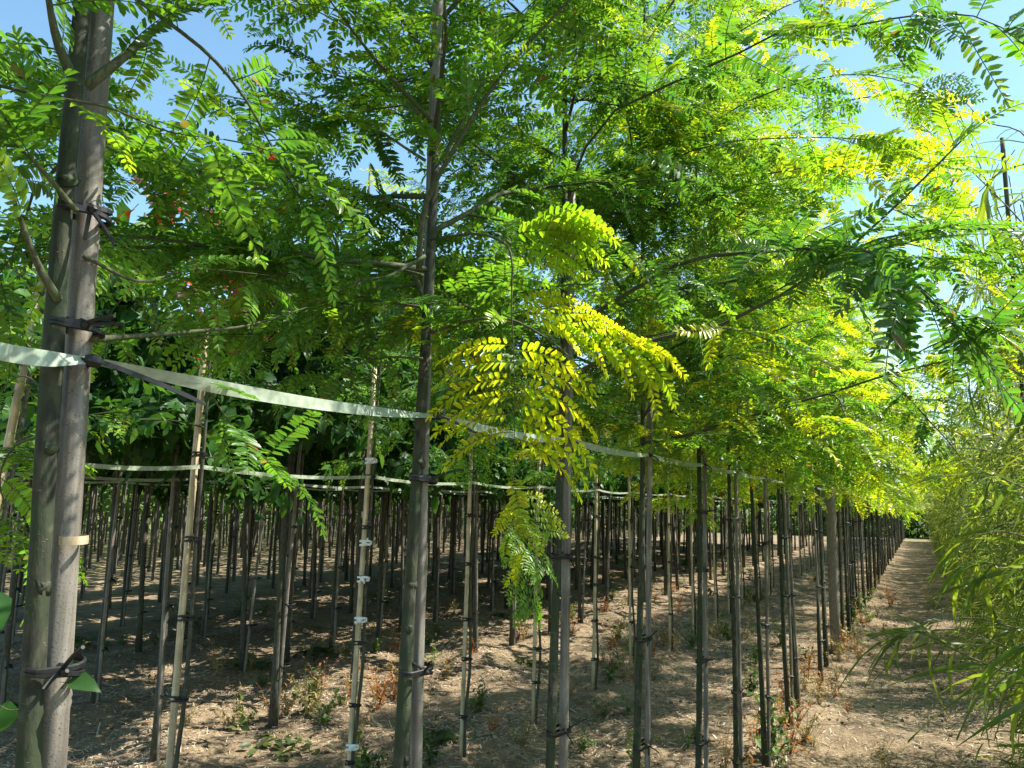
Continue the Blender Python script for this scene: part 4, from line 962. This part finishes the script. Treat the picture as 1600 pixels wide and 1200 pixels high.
EX_B = [
    dict(p=[(1640, 560, 2.4), (1600, 420, 2.5), (1560, 330, 2.6), (1500, 180, 2.7), (1478, 130, 2.75)], n=16, r=.003, s=.3),
    dict(p=[(1680, 450, 2.4), (1590, 340, 2.5), (1500, 250, 2.6), (1440, 195, 2.7)], n=12, r=.003, s=.4),
    dict(p=[(1660, 300, 2.3), (1600, 210, 2.4), (1540, 190, 2.5), (1500, 150, 2.6)], n=10, r=.003, s=.2),
    dict(p=[(1700, 280, 1.7), (1640, 255, 1.7), (1570, 265, 1.75), (1530, 300, 1.8)], n=4, r=.002, s=.5, k='strap'),
    dict(p=[(1720, 650, 2.2), (1620, 600, 2.3), (1560, 570, 2.4), (1510, 590, 2.5)], n=20)]
near_shrub(.86, 2.35, 1701, 'narrow-leaved shrub reaching a drooping bough low across the path', 160, EX_A, 2.0)
near_shrub(.84, 2.95, 1702, 'narrow-leaved shrub with sparse tall twigs against the sky', 160, EX_B, 2.3)
for j, (x, y) in enumerate(((.74, 3.5), (.78, 4.05), (.74, 4.6), (.76, 5.1))):
    near_shrub(x, y, 1710+j, 'leafy narrow-leaved shrub leaning over the edge of the path', 220, (), 3.1+.15*(j % 2))

v, t = cane_geo(np.array([(0, 0, -.05), (.01, .02, 3.12)]), .0085, np.random.default_rng(77), 12)
tag(ob('tall_stake', mesh('tall_stake', v, t, M['bark2']), loc=(.37, 3.55, float(gz(.37, 3.55)))), 'tall dark stake standing up through the narrow-leaved shrubs', 'stake')
# ------------------------------------------------------------------ litter, weeds
lr = np.random.default_rng(1800); n = 230000
yy = lr.uniform(0, 1, n)**1.5*15+1.2; xx = -lr.uniform(-.9, 8.5, n); pat = np.sin(xx*2.3+1.3*np.sin(yy*1.7))+np.sin(yy*2.9+1.1*np.sin(xx*3.1)); m = (xx > -yy*2.2-1.2) & (lr.random(n) < np.clip(.62+.32*pat, .25, 1)); xx, yy = xx[m], yy[m]; n = len(xx)
a = lr.uniform(0, 6.28, n); L = lr.uniform(.010, .065, n)*np.where(lr.random(n) < .05, 2.6, 1); W = lr.uniform(.0010, .0036, n)*np.where(lr.random(n) < .12, 2.0, 1); z = gz(xx, yy)+lr.uniform(.003, .016, n); tl = lr.normal(size=n)*.18
dx, dy = np.cos(a), np.sin(a)
A = np.stack([xx-dx*L/2-dy*W, yy-dy*L/2+dx*W, z-tl*L/2+.001], 1); B = np.stack([xx-dx*L/2+dy*W, yy-dy*L/2-dx*W, z-tl*L/2], 1)
C = np.stack([xx+dx*L/2+dy*W*.6, yy+dy*L/2-dx*W*.6, z+tl*L/2], 1); D = np.stack([xx+dx*L/2-dy*W*.6, yy+dy*L/2+dx*W*.6, z+tl*L/2+.001], 1)
Vv = np.stack([A, B, C, D], 1).reshape(-1, 3); b = np.arange(n)*4; Tt = np.stack([b, b+1, b+2, b+3], 1)
pal = np.array([(.44, .35, .235), (.32, .24, .155), (.52, .44, .31), (.20, .14, .09), (.11, .08, .05), (.36, .20, .11)]); cc = np.repeat(pal[lr.choice(6, n, p=[.28, .24, .18, .15, .08, .07])]*lr.uniform(.75, 1.2, n)[:, None], 4, axis=0)
tag(ob('dry_litter', mesh('dry_litter', Vv, Tt, M['dry'], cc, False)), 'dry straw and wood chips scattered on the soil', 'litter', kind='stuff')
# clods
g = Geo(); n = 2600
for k in range(n):
    y = lr.uniform(1.2, 11); x = -lr.uniform(-.6, 6.5)
    s = lr.uniform(.006, .022); v = np.array([(1, 0, 0), (-1, 0, 0), (0, 1, 0), (0, -1, 0), (0, 0, .7), (0, 0, -.5)])*s*lr.uniform(.6, 1.3, (6, 3)); f = frame(lr.normal(size=3))
    g.add(v@f.T+(x, y, float(gz(x, y))+s*.25), [(0, 2, 4), (2, 1, 4), (1, 3, 4), (3, 0, 4), (2, 0, 5), (1, 2, 5), (3, 1, 5), (0, 3, 5)], np.array((.13, .097, .068))*lr.uniform(.6, 1.3))
tag(ob('soil_clods', g.build('soil_clods', M['dry'], False)), 'small crumbs of soil scattered over the ground', 'soil', kind='stuff')
def weed_mesh(seed, dry):
    lr = np.random.default_rng(seed); g = Geo()
    for k in range(int(lr.integers(9, 16))):
        az = lr.uniform(0, 6.28); h = lr.uniform(.06, .26); d = np.array([math.cos(az), math.sin(az), 0])*lr.uniform(.03, .16)
        P = spline([(0, 0, -.01), tuple(d*.4+np.array((0, 0, h*.6))), tuple(d+np.array((0, 0, h)))], 5); c = np.array((.33, .15, .06) if dry == 1 else (.38, .29, .15) if dry == 2 else (.10, .16, .04))
        v, t = tube(P, np.linspace(.0016, .0007, 5), 3, cap=False); g.add(v, t, c*lr.uniform(.7, 1.2))
        for m in range(int(lr.integers(5, 12))):
            u = lr.uniform(.15, 1)*3.99; i = int(u); p = P[i]+(P[i+1]-P[i])*(u-i); f = frame(lr.normal(size=3)+np.array((0, 0, .2))); l = lr.uniform(.012, .04)*(1 if dry else 1.4); w_ = l*lr.uniform(.12, .3)*(1 if dry else 1.5)
            g.add(np.array([(0, 0, 0), (l*.5, w_, .1*l), (l, 0, -.1*l), (l*.5, -w_, .1*l)])@f.T+p, [(0, 1, 2), (0, 2, 3)], c*lr.uniform(.6, 1.4))
    return g.build('weed', M['weed'])
WD = {1: [weed_mesh(1900+i, 1) for i in range(4)], 2: [weed_mesh(1920+i, 2) for i in range(4)], 0: [weed_mesh(1940+i, 0) for i in range(4)]}
WN = {1: ('dried_weed', 'rusty dried weed clump at the foot of the stems', 'rusty dried weeds'), 2: ('straw_tuft', 'straw coloured dry grass tuft on the bare soil', 'dry grass tufts'), 0: ('green_weed', 'low green weed growing on the bare soil', 'green weeds')}
def weed(x, y, kd, s):
    o = ob(WN[kd][0], WD[kd][int(lr.integers(4))], loc=(x, y, float(gz(x, y)))); o.scale = (s, s, s); o.rotation_euler = (0, 0, lr.uniform(0, 6.28)); tag(o, WN[kd][1], 'weed', WN[kd][2])
for k in range(45):
    d = ROWS[int(lr.choice([0, 0, 0, 1, 1, 2, 2, 3]))]; weed(-d+lr.normal()*.13, lr.uniform(.5, 1)**2*20*lr.random()+1.6+.5*d, 1, lr.uniform(.6, 1.3))
for k in range(150):
    d = ROWS[int(lr.choice([0, 0, 1, 1, 2, 3]))]; weed(-d+lr.normal()*.28, lr.uniform(0, 1)**1.4*16+1.6+.5*d, 2, lr.uniform(.5, 1.2))
for k in range(110):
    d = lr.uniform(.5, 9); weed(-d, lr.uniform(0, 1)**1.3*16+1.8+.5*d, 0, lr.uniform(.5, 1.25))
for px, py, kd, sc_ in ((500, 1095, 1, 1.3), (590, 1110, 1, 1.5), (615, 1095, 1, 1.2), (425, 1120, 1, 1.2), (640, 1080, 2, 1.4), (480, 1130, 2, 1.5), (505, 1140, 0, 1.0), (1205, 1195, 0, 1.6), (1235, 1190, 1, 1.5), (1180, 1175, 1, 1.3), (1330, 985, 0, 1.5), (1345, 960, 0, 1.6),
                        (1350, 985, 1, 1.5), (1390, 950, 1, 1.6), (1310, 1040, 2, 1.5), (1280, 1110, 2, 1.3), (1260, 1165, 2, 1.3), (1140, 1000, 0, 1.3), (1220, 1010, 0, 1.4), (1060, 960, 1, 1.6), (960, 1010, 1, 1.3), (360, 1140, 2, 1.2), (620, 1020, 1, 1.2), (700, 1060, 2, 1.2), (560, 1160, 2, 1.2)):
    v0 = ray(px, py); p = CAM+v0*(-CAM_H/v0[2]); weed(p[0], p[1], kd, sc_)
# fallen leaf piles: cut shoots lying on the soil
for k, (px, py, s) in enumerate(((390, 1048, 1.0), (440, 1170, .9), (500, 1030, .9), (790, 968, 1.0), (130, 1010, .8), (830, 1035, .7), (700, 1165, .5), (60, 1110, .6))):
    v0 = ray(px, py); t0 = -CAM_H/v0[2]; p = CAM+v0*t0; base = np.array([p[0], p[1], float(gz(p[0], p[1]))])
    hp = empty('cut_shoots', base, 'heap of cut wilted green leaves lying on the soil', 'leaf heap', 'heaps of cut leaves')
    for j in range(46):
        f = frame(np.append(lr.normal(size=2), lr.normal()*.15), unit(np.array((0, 0, 1.))+lr.normal(size=3)*.35))*lr.uniform(.55, .95); q = (lr.normal()*.20*s, lr.normal()*.12*s, lr.uniform(.012, .05))
        o = ob('leaf', leaf_mesh('wilt', int(lr.integers(4)), M['broad']), hp); o.matrix_basis = Matrix(((*f[0], q[0]), (*f[1], q[1]), (*f[2], q[2]), (0, 0, 0, 1)))
